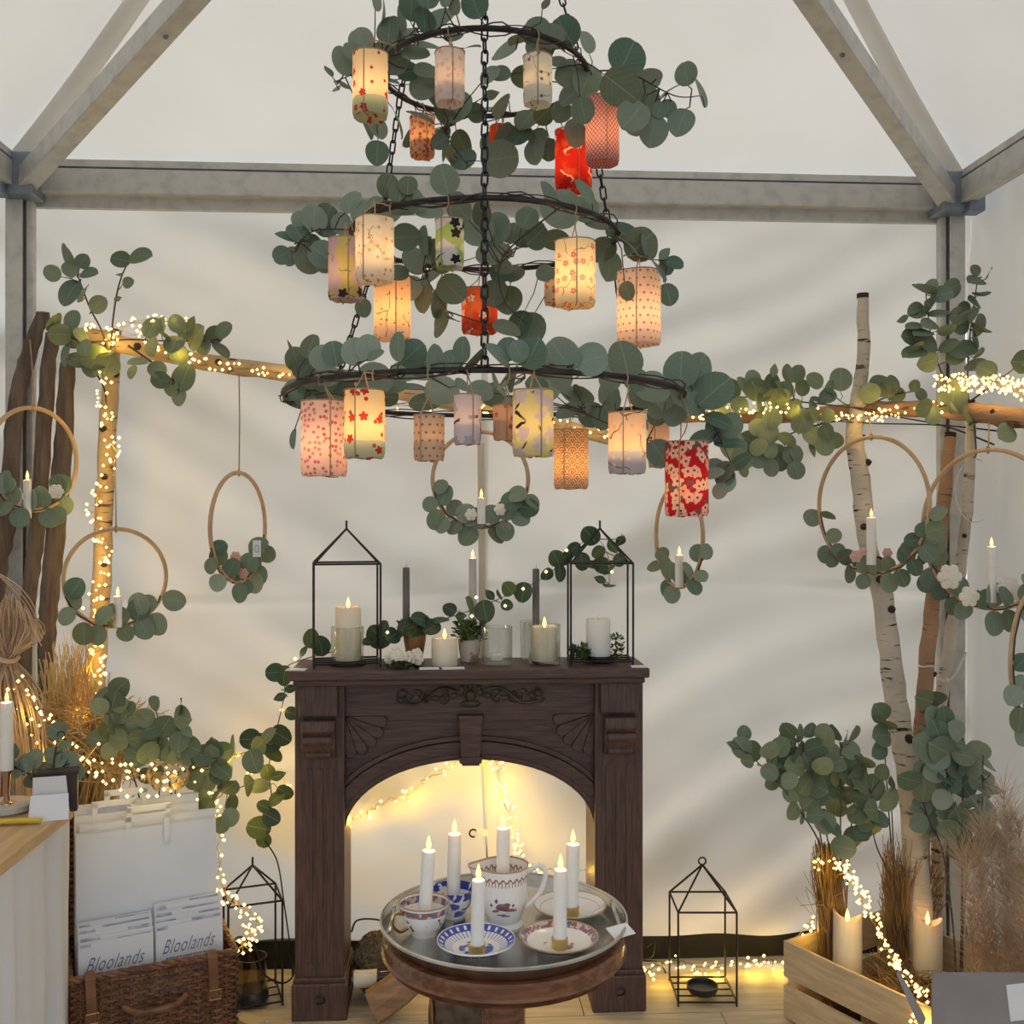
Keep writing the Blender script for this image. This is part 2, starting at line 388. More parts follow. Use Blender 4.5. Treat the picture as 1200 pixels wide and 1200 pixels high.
for px in (82, 235, 375, 775, 908, 1040):
    p = W(px, 234, -.012); mk('hanging_tab', MB().box((p.x, -.022, 2.452), (.05, .006, .075)), M['canvas'], wb)
p0, p1 = W(563, 520, 0), W(563, 895, 0)
mk('door_strap', MB().tube(samp([(p0.x, -.03, p0.z), (p0.x+.004, -.036, (p0.z+p1.z)/2), (p1.x+.004, -.03, p1.z)]), .011, 8, (1, .35, 1)), M['canvas'], wb)
hk = W(556, 975, -.03)
mk('hook', MB().tube([hk+V((.012*cos(a)-.004, -.012, .012*sin(a))) for a in [radians(40+i*28) for i in range(10)]], .003, 6), M['black'], wb)
mk('toggle', MB().box(hk+V((.022, -.008, 0)), (.04, .006, .02)), M['bag'], wb)
def side_wall(name, X, sgn):
    def fn(u, v):
        y = .03-3.3*u; z = .06+2.42*v
        h = .02*sin(y*8+1.2*sin(z*2.2)+z*2)+.010*sin(y*19+z*4+sin(z*5))+.006*sin(y*33-z*6)
        return (X+sgn*h*min(1, u*12), y, z)
    return mk(name, MB().grid(fn, 110, 60), M['canvas'], None, smooth='all', fixn=False, kind='structure')
side_wall('wall_right', XR, -1); side_wall('wall_left', XL-.012, .4)
YB, YF = .03, -3.09; CY = (YB+YF)/2
cl = link(bpy.data.objects.new('ceiling', None)); ORG['ceiling'] = V((0, 0, 0)); meta(cl, kind='structure', label='white canvas pyramid roof of the tent')
def roof(a, b, name):
    def fn(u, v):
        e = V(a).lerp(V(b), u); p = e.lerp(V((CX, CY, 0)), v)
        sag = .012*sin(u*pi)*sin(v*pi)
        return (p.x, p.y, ZE+.02+1.0*(.62*v+.38*v*v)-sag)
    mk(name, MB().grid(fn, 24, 30), M['roof'], cl, smooth='all', fixn=False)
C4 = [(XL, YB, 0), (XR, YB, 0), (XR, YF, 0), (XL, YF, 0)]
for i in range(4): roof(C4[i], C4[(i+1) % 4], 'roof_panel')
for i, c in enumerate(C4):      # doubled canvas over the hips
    c = V(c); d = (V((CX, CY, 0))-c); n = V((-d.y, d.x, 0)).normalized()
    def fn(u, v, c=c, n=n):
        p = c.lerp(V((CX, CY, 0)), v)+n*(u-.5)*.075*(1-.6*v)
        return (p.x, p.y, ZE+.012+1.0*(.62*v+.38*v*v)-abs(u-.5)*.05)
    mk('hip_seam', MB().grid(fn, 2, 30), M['seam'], cl, smooth='all', fixn=False)
# frame
tf = thing('gazebo', 'grey aluminium gazebo frame of posts, eave beams and sloping rafters', 'gazebo', (CX, CY, 0))
PL, PR = W(20, 600, -.05), W(1118, 600, -.05)
for p, s in ((PL, 1), (PR, -1)):
    lg = mk('post', MB().box((p.x, -.05, 1.25), (.052, .05, 2.5)).box((p.x+s*.040, -.045, 1.25), (.022, .03, 2.5)), M['alu'], tf, smooth=False, bevel=.003)
    mk('groove', MB().box((p.x+s*.026, -.062, 1.25), (.006, .02, 2.5)), M['aludark'], tf, smooth=False)
    mk('foot_plate', MB().box((p.x, -.05, .006), (.14, .13, .012)), M['steel'], tf, smooth=False)
for p in ((PL.x, YF+.04), (PR.x, YF+.04)):
    mk('post', MB().box((p[0], p[1], 1.25), (.07, .07, 2.5)), M['alu'], tf, smooth=False)
zb = 2.475
def beam(a, b):
    a, b = V(a), V(b)
    mk('eave_beam', MB().bar(a, b, .045, .075), M['alu'], tf, smooth=False, bevel=.003)
    mk('keder_rail', MB().bar(a+V((0, 0, .054)), b+V((0, 0, .054)), .04, .022), M['alu'], tf, smooth=False)
    mk('rail_groove', MB().bar(a+V((0, 0, .040)), b+V((0, 0, .040)), .043, .006), M['aludark'], tf, smooth=False)
beam((PL.x, -.05, zb), (PR.x, -.05, zb)); beam((PL.x, -.05, zb), (PL.x, YF+.04, zb)); beam((PR.x, -.05, zb), (PR.x, YF+.04, zb)); beam((PL.x, YF+.04, zb), (PR.x, YF+.04, zb))
mk('lower_rail', MB().bar((PL.x, -.02, zb-.055), (PR.x, -.02, zb-.055), .02, .035), M['alu'], tf, smooth=False)
AP = V((CX, CY, 3.02))
for p in ((PL.x, -.06), (PR.x, -.06), (PL.x, YF+.05), (PR.x, YF+.05)):
    a = V((p[0], p[1], zb-.035)); d = (AP-a).normalized()
    mk('rafter', MB().bar(a+d*.03, AP, .055, .06), M['alu'], tf, smooth=False, bevel=.004)
    for k in (.9, 1.35): mk('bolt', MB().ball(a+d*k-UP*.031, .008, 8, 4), M['steel'], tf)
    s = 1 if p[0] < 0 else -1; q = 1 if p[1] > -1 else -1
    mk('corner_bracket', MB().box((p[0]+s*.03, p[1]-q*.03, zb), (.10, .10, .125)).box((p[0]-s*.02, p[1]-q*.075, zb-.02), (.05, .06, .10)), M['steel'], tf, smooth=False, bevel=.004)
mk('apex_hub', MB().lathe([(0, 2.9), (.08, 2.9), (.08, 3.12), (0, 3.12)], 12, (CX, CY, 0)), M['steel'], tf)
# floor of boards, dark gap under the canvas
fl = link(bpy.data.objects.new('floor', None)); ORG['floor'] = V((0, 0, 0)); meta(fl, kind='structure', label='pale pine board floor')
y = .03; row = 0
while y > -3.2:
    x = XL-.35+.4*(row % 3)-.3
    while x < XR+.2:
        x1 = x+1.22; a, b = max(x, XL-.3), min(x1, XR+.3)
        if b > a: mk('board', MB().box(((a+b)/2, y-.18, -.0125), (b-a-.003, .356, .025-.0015*R.random())), M['floor'], fl, smooth=False)
        x = x1
    y -= .36; row += 1
mk('ground', MB().box((CX, -5, -.04), (14, 16, .03)), M['dirt_gap'], None, smooth=False, kind='structure')
mk('gap_strip_back', MB().box((CX, .035, .045), (XR-XL, .012, .088)), M['dirt_gap'], None, smooth=False, kind='structure')  # added strip, coloured dark to stand in for the shaded gap below the hem
# ================================================================ chandelier
TC = 1.90; CPX = 568
TIERS = [(.190, .808, 25), (.245, .508, 0), (.365, .213, -10)]     # radius, height above the eye, -
def ringc(k): 
    r, h, _ = TIERS[k]; return CAM+D(CPX, 600)*TC+UP*h
ch = thing('chandelier', 'three tier black iron ring chandelier hung on chains under the roof', 'chandelier', ringc(2))
def ringp(k, a): return ringc(k)+V((cos(a), sin(a), 0))*TIERS[k][0]
for k in range(3):
    mk('ring', MB().tube([ringp(k, 2*pi*i/48) for i in range(48)], .0050, 8, closed=True), M['black'], ch)
    for j in range(2):   # twisted vine stems wired around each ring
        ph = R.uniform(0, 6); P = [ringp(k, 2*pi*i/60)+V((cos(i*.9+ph)*.008, sin(i*1.1+ph)*.008, .010*sin(i*.7+ph*2))) for i in range(60)]
        mk('vine_stem', MB().tube(P, .0013, 5, closed=True), M['twig'], ch)
LK = bpy.data.meshes.new('link')
_l = MB().tube([V((.0055*cos(a), 0, .0055*sin(a)+(.0075 if sin(a) > 0 else -.0075))) for a in [2*pi*i/12 for i in range(12)]], .0018, 5, closed=True)
LK.from_pydata(_l.v, [], _l.f); LK.materials.append(M['chain']); LK.shade_smooth()
def chain(a, b, sag=0):
    L = (b-a).length; n = max(2, int(L/.0205)); d = (b-a).normalized(); root = None
    rot = d.to_track_quat('Z', 'Y').to_matrix()
    top = thing('chain', None, None, (a+b)/2); top.parent = ch; top.location = (a+b)/2-ORG[ch.name]
    for i in range(n):
        o = link(bpy.data.objects.new('link', LK)); o.parent = top
        o.location = a+(b-a)*((i+.5)/n)-(a+b)/2; o.rotation_euler = (rot @ Matrix.Rotation((i % 2)*pi/2+.4, 3, 'Z')).to_euler()
ANG = [[radians(q) for q in a] for a in ((-92, -92, -92), (148, 148, 148), (4, 8, 30))]
topp = ringc(0)+UP*.55
for a in ANG:
    chain(topp+V((cos(a[0]), sin(a[0]), 0))*.03, ringp(0, a[0])); chain(ringp(0, a[0]), ringp(1, a[1])); chain(ringp(1, a[1]), ringp(2, a[2]))
mk('suspension_rod', MB().tube([topp, V((topp.x, topp.y, 3.0)), AP-UP*.02], .006, 8), M['black'], ch)
mk('hub', MB().lathe([(0, -.012), (.036, -.012), (.036, .012), (0, .012)], 16, topp), M['black'], ch)
def ring_depth(k):
    r, h, _ = TIERS[k]; yf = 600-h*F/(TC-r); yb = 600-h*F/(TC+r)
    def fn(px, py):
        lat = (px-CPX)/F*TC; w = sqrt(max(0, r*r-min(lat*lat, r*r)))
        m = max(-1, min(1, (py-(yf+yb)/2)/((yb-yf)*.75)))
        return TC+w*m-.02+rj(.025)
    return fn
L0 = [(449,12,27),(482,8,28),(514,23,36),(456,34,28),(423,47,26),(403,71,30),(394,104,16),(404,100,15),(385,83,16),(474,45,28),(462,50,24),(487,62,28),(503,54,26),(463,72,26),(499,83,24),(495,102,26),(478,84,22),(517,106,34),(521,133,28),(493,137,30),(467,145,28),(443,150,22),(442,179,24),(520,158,18),(516,166,18),(520,181,16),(543,186,28),(541,168,26),(586,186,36),(572,129,28),(591,160,27),(558,132,20),(574,88,22),(591,60,30),(532,42,20),(556,4,28),(533,6,18),(576,111,16),(553,55,18),(629,38,30),(662,37,32),(633,55,30),(612,46,30),(688,49,22),(667,87,28),(688,94,32),(735,66,40),(727,102,38),(759,94,30),(742,135,32),(785,106,28),(804,86,24),(821,108,30),(798,143,28),(765,153,32),(783,127,18),(654,73,20),(612,90,22),(617,140,26),(637,134,22),(658,131,22),(627,177,26),(643,175,22),(610,158,22),(673,151,20),(675,160,20),(683,129,24),(440,-4,26),(500,-6,26),(470,22,24),(640,4,14),(414,60,22),(448,88,18)]
L1 = [(368,255,28),(349,272,24),(362,303,30),(341,301,20),(351,256,18),(380,307,22),(382,270,24),(366,282,18),(470,226,22),(521,210,30),(469,226,26),(478,217,20),(426,249,26),(455,249,28),(476,278,28),(503,247,28),(538,243,30),(497,282,28),(501,293,26),(484,307,28),(505,324,24),(497,349,29),(516,379,30),(530,339,30),(532,374,20),(426,361,18),(466,320,22),(579,268,36),(579,297,36),(602,272,28),(629,276,28),(652,282,28),(657,245,40),(685,245,28),(643,226,26),(685,224,28),(731,274,36),(760,287,28),(770,314,30),(779,297,16),(791,308,18),(783,345,22),(714,310,32),(706,293,28),(735,341,18),(579,343,28),(596,351,28),(594,385,28),(622,385,32),(602,320,22),(587,320,24),(639,320,18),(441,240,18),(400,262,22),(565,250,26),(618,255,24),(700,262,24),(745,300,24),(520,300,22)]
L2 = [(347,421,24),(340,407,16),(357,433,24),(378,419,26),(392,414,26),(416,412,28),(440,416,18),(360,449,26),(371,444,28),(346,472,24),(358,461,26),(344,514,20),(392,463,20),(399,447,26),(383,449,24),(439,444,36),(460,451,28),(483,414,30),(509,420,28),(530,423,26),(481,454,30),(518,458,34),(497,472,30),(455,465,20),(556,421,26),(584,416,30),(584,451,30),(563,458,26),(542,451,18),(598,477,24),(623,414,32),(658,417,38),(693,421,34),(732,421,38),(798,433,36),(764,454,36),(753,463,28),(644,454,26),(665,482,26),(693,486,26),(683,461,26),(669,463,24),(716,470,22),(707,461,20),(791,482,30),(800,463,26),(773,531,28),(765,503,22),(770,486,22),(837,458,40),(842,493,28),(856,519,32),(823,514,26),(837,503,24),(849,552,22),(837,549,22),(854,566,18),(868,540,24),(821,444,22),(595,409,24),(604,449,24),(657,442,26),(412,440,24),(745,445,24),(780,465,26),(640,430,24),(715,445,22)]
# ---------------------------------------------------------------- paper lanterns
def shade_mat(name, base, kind, **k):
    g = NG(name); uv = g.co('UV'); sp = g.n('SeparateXYZ'); g.set(sp.inputs[0], uv); u, v = sp.outputs[0], sp.outputs[1]
    col = base
    def cells(scale, off=0):
        nd = g.n('TexVoronoi', voronoi_dimensions='2D', feature='F1'); mp = g.n('Mapping'); g.set(mp.inputs[0], uv); mp.inputs[1].default_value = (off, off*.7, 0)
        g.set(nd.inputs['Vector'], mp.outputs[0]); nd.inputs['Scale'].default_value = scale; nd.inputs['Randomness'].default_value = .9
        d = g.n('VectorMath', operation='SUBTRACT'); g.set(d.inputs[0], mp.outputs[0]); g.set(d.inputs[1], nd.outputs['Position'])
        s2 = g.n('SeparateXYZ'); g.set(s2.inputs[0], d.outputs[0]); cs = g.n('SeparateColor'); g.set(cs.inputs[0], nd.outputs['Color'])
        r = g.mt('MULTIPLY', g.mt('SQRT', g.mt('ADD', g.mt('MULTIPLY', s2.outputs[0], s2.outputs[0]), g.mt('MULTIPLY', s2.outputs[1], s2.outputs[1]))), scale)
        th = g.mt('ARCTAN2', s2.outputs[1], s2.outputs[0])
        return r, th, cs.outputs[0], cs.outputs[1]
    def flowers(col, scale, rad, c1, c2, core, thr=0, off=0):
        r, th, a, b = cells(scale, off)
        pr = g.mt('MULTIPLY', g.mt('ADD', 1, g.mt('MULTIPLY', .22, g.mt('COSINE', g.mt('ADD', g.mt('MULTIPLY', th, 5), g.mt('MULTIPLY', b, 6))))), rad)
        m = g.mt('MULTIPLY', g.mt('LESS_THAN', r, pr), g.mt('GREATER_THAN', a, thr))
        col = g.mix(m, col, g.mix(b, c1, c2))
        if core: col = g.mix(g.mt('MULTIPLY', g.mt('LESS_THAN', r, rad*.24), g.mt('GREATER_THAN', a, thr)), col, core)
        return col
    def twigs(col, scale, c, w=.035, off=0, keep=.5):
        nd = g.n('TexVoronoi', voronoi_dimensions='2D', feature='DISTANCE_TO_EDGE'); mp = g.n('Mapping'); g.set(mp.inputs[0], uv); mp.inputs[1].default_value = (off, off, 0)
        nv_ = g.n('TexNoise'); g.set(nv_.inputs['Vector'], uv); nv_.inputs['Scale'].default_value = 4
        ad = g.n('VectorMath', operation='MULTIPLY_ADD'); g.set(ad.inputs[0], nv_.outputs['Color']); ad.inputs[1].default_value = (.25, .25, 0); g.set(ad.inputs[2], mp.outputs[0])
        g.set(nd.inputs['Vector'], ad.outputs[0]); nd.inputs['Scale'].default_value = scale
        m = g.mt('MULTIPLY', g.mt('LESS_THAN', nd.outputs['Distance'], w), g.step(g.noise(uv, 2.4, 1), keep-.03, keep+.03))
        return g.mix(m, col, c)
    if 'patch' in k: 
        c2, lo, hi = k['patch']; col = g.mix(g.step(g.noise(uv, 3.0, 2), lo, hi), col, c2)
    if 'foot' in k: col = g.mix(g.mt('LESS_THAN', g.mt('ADD', v, g.mt('MULTIPLY', .06, g.noise(uv, 4, 2))), k.get('fh', .32)), col, k['foot'])
    if kind == 'dots':
        n = k['n']; row = g.mt('FLOOR', g.mt('MULTIPLY', v, n))
        fu = g.mt('SUBTRACT', g.mt('FRACT', g.mt('ADD', g.mt('MULTIPLY', u, n), g.mt('MULTIPLY', .5, g.mt('MODULO', row, 2)))), .5)
        fv = g.mt('SUBTRACT', g.mt('FRACT', g.mt('MULTIPLY', v, n)), .5)
        d = g.mt('SQRT', g.mt('ADD', g.mt('MULTIPLY', fu, fu), g.mt('MULTIPLY', fv, fv)))
        col = g.mix(g.mt('LESS_THAN', d, k['r']), col, k['c'])
    if kind == 'waves':
        n = k['n']
        vv = g.mt('MULTIPLY', v, n*2); row = g.mt('FLOOR', vv)
        fu = g.mt('SUBTRACT', g.mt('FRACT', g.mt('ADD', g.mt('MULTIPLY', u, n), g.mt('MULTIPLY', .5, g.mt('MODULO', g.mt('ADD', row, 40), 2)))), .5)
        d = g.mt('SQRT', g.mt('ADD', g.mt('MULTIPLY', fu, fu), g.mt('MULTIPLY', .25, g.mt('MULTIPLY', g.mt('FRACT', vv), g.mt('FRACT', vv)))))
        ln = g.mt('LESS_THAN', g.mt('ABSOLUTE', g.mt('SUBTRACT', g.mt('FRACT', g.mt('MULTIPLY', d, 4.2)), .5)), .17)
        col = g.mix(ln, col, k['c'])
    if kind == 'lattice':
        n = k['n']; a = g.mt('ADD', g.mt('MULTIPLY', u, n*1.2), g.mt('MULTIPLY', v, n)); b = g.mt('SUBTRACT', g.mt('MULTIPLY', u, n*1.2), g.mt('MULTIPLY', v, n))
        fa = g.mt('ABSOLUTE', g.mt('SUBTRACT', g.mt('FRACT', a), .5)); fb = g.mt('ABSOLUTE', g.mt('SUBTRACT', g.mt('FRACT', g.mt('ADD', b, 50)), .5))
        col = g.mix(g.mt('LESS_THAN', g.mt('MINIMUM', fa, fb), .13), col, k['c'])
    for tw in k.get('twigs', []): col = twigs(col, *tw)
    for fl_ in k.get('flowers', []): col = flowers(col, *fl_)
    t = g.n('BsdfTranslucent'); g.set(t.inputs[0], col)
    return g.end(g.mixs(.5, g.princ(col, .75, 0, .15), t.outputs[0]))
tl_wax = M['wax']
def lantern(px, y0, y1, w, tier, label, m, dim=1.0, rot=None):
    dt_ = .05 if px == 592 else 0
    r, h, _ = TIERS[tier]; tw_ = .0735*F/w; s_ = (px-CPX)/F; dq = TC*TC-(1+s_*s_)*(TC*TC-r*r)
    tm = (h-.03)*F/(600-y0)          # farthest place where the lantern still hangs below its ring
    t = TC/(1+s_*s_) if dq < 0 else min(((TC-sqrt(dq))/(1+s_*s_), (TC+sqrt(dq))/(1+s_*s_)), key=lambda q: abs(q-tw_)+(.4 if px == 439 and q > TC else 0)+(5 if q > tm+.08 else 0))
    t = min(t, tm)+dt_
    rad = w*t/F/2*.97; H = (y1-y0)*t/F; top = T(px, y0, t); base = top-UP*H
    LCYL.append((base, rad, H))
    root = thing('paper_lantern', label, 'lantern', base, 'paper lanterns hung on the chandelier')
    a0 = R.uniform(0, 6) if rot is None else rot; n = 28; wav = R.uniform(.02, .055); mb = MB(); mb.uv = []
    prof = [(.0, .012), (.6, .010), (.93, .0), (1.0, .008), (1.0, .25), (.995, .5), (1.0, .75), (.99, 1.0)]
    for i, (q, z) in enumerate(prof):
        for j in range(n+1):
            a = 2*pi*j/n; k = 1+wav*cos(4*(a-a0))+.012*sin(7*a+a0)
            zz = z*H if z > .02 else z+.0009*sin(6*a+a0)*(1 if 0 < q < 1.1 and i > 1 else 0)
            mb.v.append(base+V((q*rad*k*cos(a), q*rad*k*sin(a), zz)))
            mb.uv.append(((a*rad)/.1+a0*3, (zz if i > 2 else -(1-q)*rad)/.1+.0))
    for i in range(len(prof)-1):
        for j in range(n): a = i*(n+1)+j; mb.f.append((a, a+1, a+n+2, a+n+1))
    mk('paper_shade', mb, m, root, fixn=False)
    fb = MB(); rim = [top+V((rad*(1+wav*cos(4*(2*pi*j/n-a0)))*cos(2*pi*j/n), rad*(1+wav*cos(4*(2*pi*j/n-a0)))*sin(2*pi*j/n), 0)) for j in range(n)]
    fb.tube(rim, .0012, 5, closed=True); mk('rim_wire', fb, M['cord'], root)
    tb = MB()
    for a in (radians(-95)+rj(.5), radians(80)+rj(.5)):
        k = (1+wav*cos(4*(a-a0)))*rad*1.02; d = V((cos(a), sin(a), 0))
        tb.tube([base+d*k*.3-UP*.001, base+d*k-UP*.001, base+d*k*1.01+UP*H*.5, base+d*k+UP*H, top+UP*.018+d*.01, top+UP*.030], .0011, 5)
    mk('twine', tb, M['cord'], root)
    zr = CAM.z+h; up = max(.034, min(.22, zr-top.z)); hb = MB()
    cc_ = ringc(tier); rd = V((top.x-cc_.x, top.y-cc_.y, 0)).normalized(); re = cc_+rd*r     # cord looped over the ring
    hb.tube(samp([top+UP*.028, (top+UP*.028).lerp(re, .5)+V((.003, 0, 0)), re-rd*.0062, re+UP*.0066, re+rd*.0066, re-UP*.012+rd*.004]), .0012, 5); mk('hanger', hb, M['cord'], root)
    tl = mk('tealight', MB().lathe([(0, .014), (.016, .014), (.017, .030), (.004, .032), (0, .032)], 14, base), tl_wax, root)
    mk('flame', MB().lathe([(0, .032), (.004, .037), (.0035, .043), (0, .052)], 8, base), M['flame'], root)
    plight('tealight_glow', base+UP*min(.05, H*.42), E_LANTERN*dim*(rad/.036)**2, (1, .60, .27), root, .008)
cream = (.86, .80, .66); red = (.55, .03, .02)
LN = [
 (434,65,138,44,0,'cream paper lantern with red blossoms and a sage green foot, highest on the chandelier', dict(base=(.88,.76,.52), kind='f', foot=(.48,.56,.40), flowers=[(4.6,.26,red,(.6,.05,.03),None,.55),(8,.22,red,red,None,.75,3.1)]), 1.2),
 (527,62,122,36,0,'pale lantern with faint pink mottling under the top ring', dict(base=(.84,.74,.68), kind='f', flowers=[(9,.35,(.70,.50,.46),(.78,.66,.6),None,.35)]), .6),
 (630,67,123,34,0,'white lantern printed with grey birch trunks', dict(base=(.85,.81,.70), kind='f', twigs=[(2.6,(.40,.38,.34),.02,.3,.45)], flowers=[(5,.14,(.12,.1,.1),(.2,.2,.2),None,.6)]), .6),
 (495,138,184,30,0,'small orange lantern crowded with red petals', dict(base=(.88,.58,.36), kind='f', flowers=[(11,.36,(.45,.07,.04),(.72,.30,.22),None,.3)]), 1.3),
 (588,150,184,30,0,'small plain red lantern half hidden behind round leaves', dict(base=(.75,.10,.04), kind='f', flowers=[(7,.12,(.9,.8,.7),(.9,.8,.7),None,.6)]), 1.0),
 (672,155,223,44,0,'vivid red lantern with flying white cranes', dict(base=(.50,.025,.015), kind='f', patch=((.72,.10,.03),.48,.66), twigs=[(3.0,(.85,.72,.6),.05,.9,.58)], flowers=[(3.6,.2,(.85,.75,.68),(.85,.75,.68),None,.6)]), 1.5),
 (706,117,192,42,0,'pink lantern covered in a fine fish scale lattice', dict(base=(.84,.45,.38), kind='lattice', n=11, c=(.30,.14,.17)), 1.1),
 (405,281,352,40,1,'lilac and yellow lantern with dark butterflies', dict(base=(.66,.50,.56), kind='f', patch=((.72,.62,.22),.50,.56), twigs=[(3,(.22,.3,.12),.03,.2,.58)], flowers=[(2.6,.22,(.06,.03,.06),(.12,.08,.05),None,.55)]), .6),
 (439,257,331,46,1,'cream lantern with gold speckles down one side', dict(base=(.88,.80,.66), kind='f', patch=((.80,.66,.46),.5,.7), flowers=[(8,.22,(.55,.36,.16),(.66,.48,.28),None,.5)], twigs=[(2,(.4,.3,.2),.012,.5,.5)]), 1.1),
 (460,325,398,46,1,'warm amber lantern with black bare twigs', dict(base=(.90,.62,.36), kind='f', foot=(.72,.56,.44), fh=.25, twigs=[(2.1,(.16,.08,.05),.018,.8,.45)], flowers=[(7,.12,(.12,.05,.04),(.2,.08,.05),None,.6)]), 1.5),
 (527,259,314,36,1,'white and lime lantern with small black birds on twigs', dict(base=(.80,.77,.76), kind='f', patch=((.48,.62,.20),.52,.58), twigs=[(2.6,(.05,.04,.05),.035,.1,.55)], flowers=[(3.4,.26,(.03,.02,.04),(.05,.04,.05),None,.55)]), .5),
 (562,340,390,44,1,'orange red lantern with white blossoms behind the front chain', dict(base=(.62,.085,.03), kind='f', patch=((.72,.17,.06),.45,.6), flowers=[(4,.30,(.82,.66,.55),(.86,.75,.66),(.6,.2,.1),.5)]), .8),
 (653,318,357,32,1,'cream lantern with orange florals peeping from behind another lantern', dict(base=(.86,.68,.44), kind='f', flowers=[(8,.3,(.70,.28,.15),(.5,.15,.1),None,.45)]), 1.0),
 (674,284,359,50,1,'cream lantern with trailing vines of tiny pink blossoms', dict(base=(.90,.78,.50), kind='f', twigs=[(2.4,(.35,.30,.12),.014,.3,.4)], flowers=[(6.5,.3,(.66,.20,.16),(.75,.38,.32),(.9,.75,.5),.45)]), 1.5),
 (749,319,404,52,1,'beige lantern with regular rows of small pink dots', dict(base=(.84,.66,.54), kind='dots', n=7.5, r=.17, c=(.42,.20,.20), foot=(.70,.58,.50), fh=.25), 1.2),
 (380,471,558,55,2,'tall pale lantern densely speckled with pink petals', dict(base=(.86,.66,.58), kind='f', flowers=[(11,.30,(.55,.13,.14),(.70,.32,.30),None,.25)]), .9),
 (427,458,537,50,2,'cream lantern with scattered scarlet blossoms beside the pink speckled lantern', dict(base=(.90,.74,.42), kind='f', foot=(.52,.58,.42), fh=.28, flowers=[(4.4,.27,red,(.6,.06,.03),None,.55),(7.5,.24,red,(.3,.1,.1),None,.7,2.2)]), 1.7),
 (503,487,540,37,2,'small tan lantern with rows of brown dots', dict(base=(.78,.56,.38), kind='dots', n=8.5, r=.17, c=(.33,.17,.10)), .9),
 (548,463,521,34,2,'lilac white lantern with dark branches and magnolia flowers', dict(base=(.82,.70,.68), kind='f', twigs=[(2,(.13,.05,.04),.045,.2,.5)], flowers=[(4,.34,(.55,.46,.58),(.75,.70,.76),None,.45)]), .7),
 (592,475,516,28,2,'small brownish pink lantern at the back of the lowest ring', dict(base=(.76,.50,.36), kind='f', flowers=[(7,.28,(.42,.14,.12),(.5,.2,.2),None,.5)]), .9),
 (625,458,535,52,2,'yellow lantern with lilac cherry blossom on black boughs', dict(base=(.80,.70,.32), kind='f', twigs=[(2.2,(.04,.02,.03),.05,.6,.5)], flowers=[(4.2,.42,(.60,.50,.60),(.70,.64,.68),None,.25),(4.2,.40,(.46,.56,.36),(.62,.55,.62),None,.7,5.0)]), .9),
 (669,504,573,43,2,'tan lantern with overlapping wave arcs', dict(base=(.80,.52,.28), kind='waves', n=4.4, c=(.30,.17,.08), foot=(.58,.44,.36), fh=.26), 1.2),
 (735,484,555,46,2,'peach lantern with a grey blue foot and a slender twig', dict(base=(.90,.66,.42), kind='f', foot=(.52,.52,.56), fh=.38, twigs=[(1.6,(.28,.14,.08),.016,.9,.5)], flowers=[(7,.2,(.72,.52,.46),(.8,.66,.6),None,.5)]), 1.5),
 (772,494,548,26,2,'narrow plain beige lantern partly behind leaves', dict(base=(.80,.58,.42), kind='f'), .8),
 (805,518,605,54,2,'crimson lantern covered with large pink and white blossoms', dict(base=(.50,.02,.03), kind='f', patch=((.16,.12,.11),.56,.60), flowers=[(4.6,.46,(.84,.42,.32),(.86,.66,.52),(.35,.04,.03),.25),(5.2,.44,(.80,.68,.58),(.84,.50,.38),(.06,.02,.02),.55,4.3)]), .55),
]
for (px, y0, y1, w, k, lab, sp, dim) in LN:
    lantern(px, y0, y1, w, k, lab, shade_mat('lantern_paper', **sp), dim)
# ---------------------------------------------------------------- garlands on the rings, laid clear of the lanterns
for k, LL, lab in ((0, L0, 'smallest topmost'), (1, L1, 'middle'), (2, L2, 'widest lowest')):
    st = [[ringp(k, 2*pi*i/16)+V((0, 0, .012*sin(i*2.1))) for i in range(17)]]
    rp = [(735, 85), (790, 112), (822, 112)] if k == 0 else [(745, 300), (775, 305)] if k == 1 else [(790, 455), (830, 490), (858, 545)]
    st.append([ringp(k, radians(-10))]+[T(x, y_, TC-.02) for x, y_ in rp])
    lp = [(430, 80), (395, 95)] if k == 0 else [(370, 270), (350, 285)] if k == 1 else [(360, 450), (345, 505)]
    st.append([ringp(k, radians(190))]+[T(x, y_, TC-.05) for x, y_ in lp])
    lo = [(520, 150), (545, 190)] if k == 0 else [(500, 320), (525, 365)] if k == 1 else [(680, 480), (770, 520)]
    st.append([ringp(k, radians(100 if k < 2 else 30))]+[T(x, y_, TC+.1) for x, y_ in lo])
    if k == 1: st.append([ringp(1, radians(-60))]+[T(x, y_, TC-.12) for x, y_ in ((590, 300), (590, 350), (618, 380))])
    garland('eucalyptus_garland', 'silver green eucalyptus garland wound round the %s ring of the chandelier' % lab, 'garland', st, LL, ring_depth(k), 'euc', None, .0018)
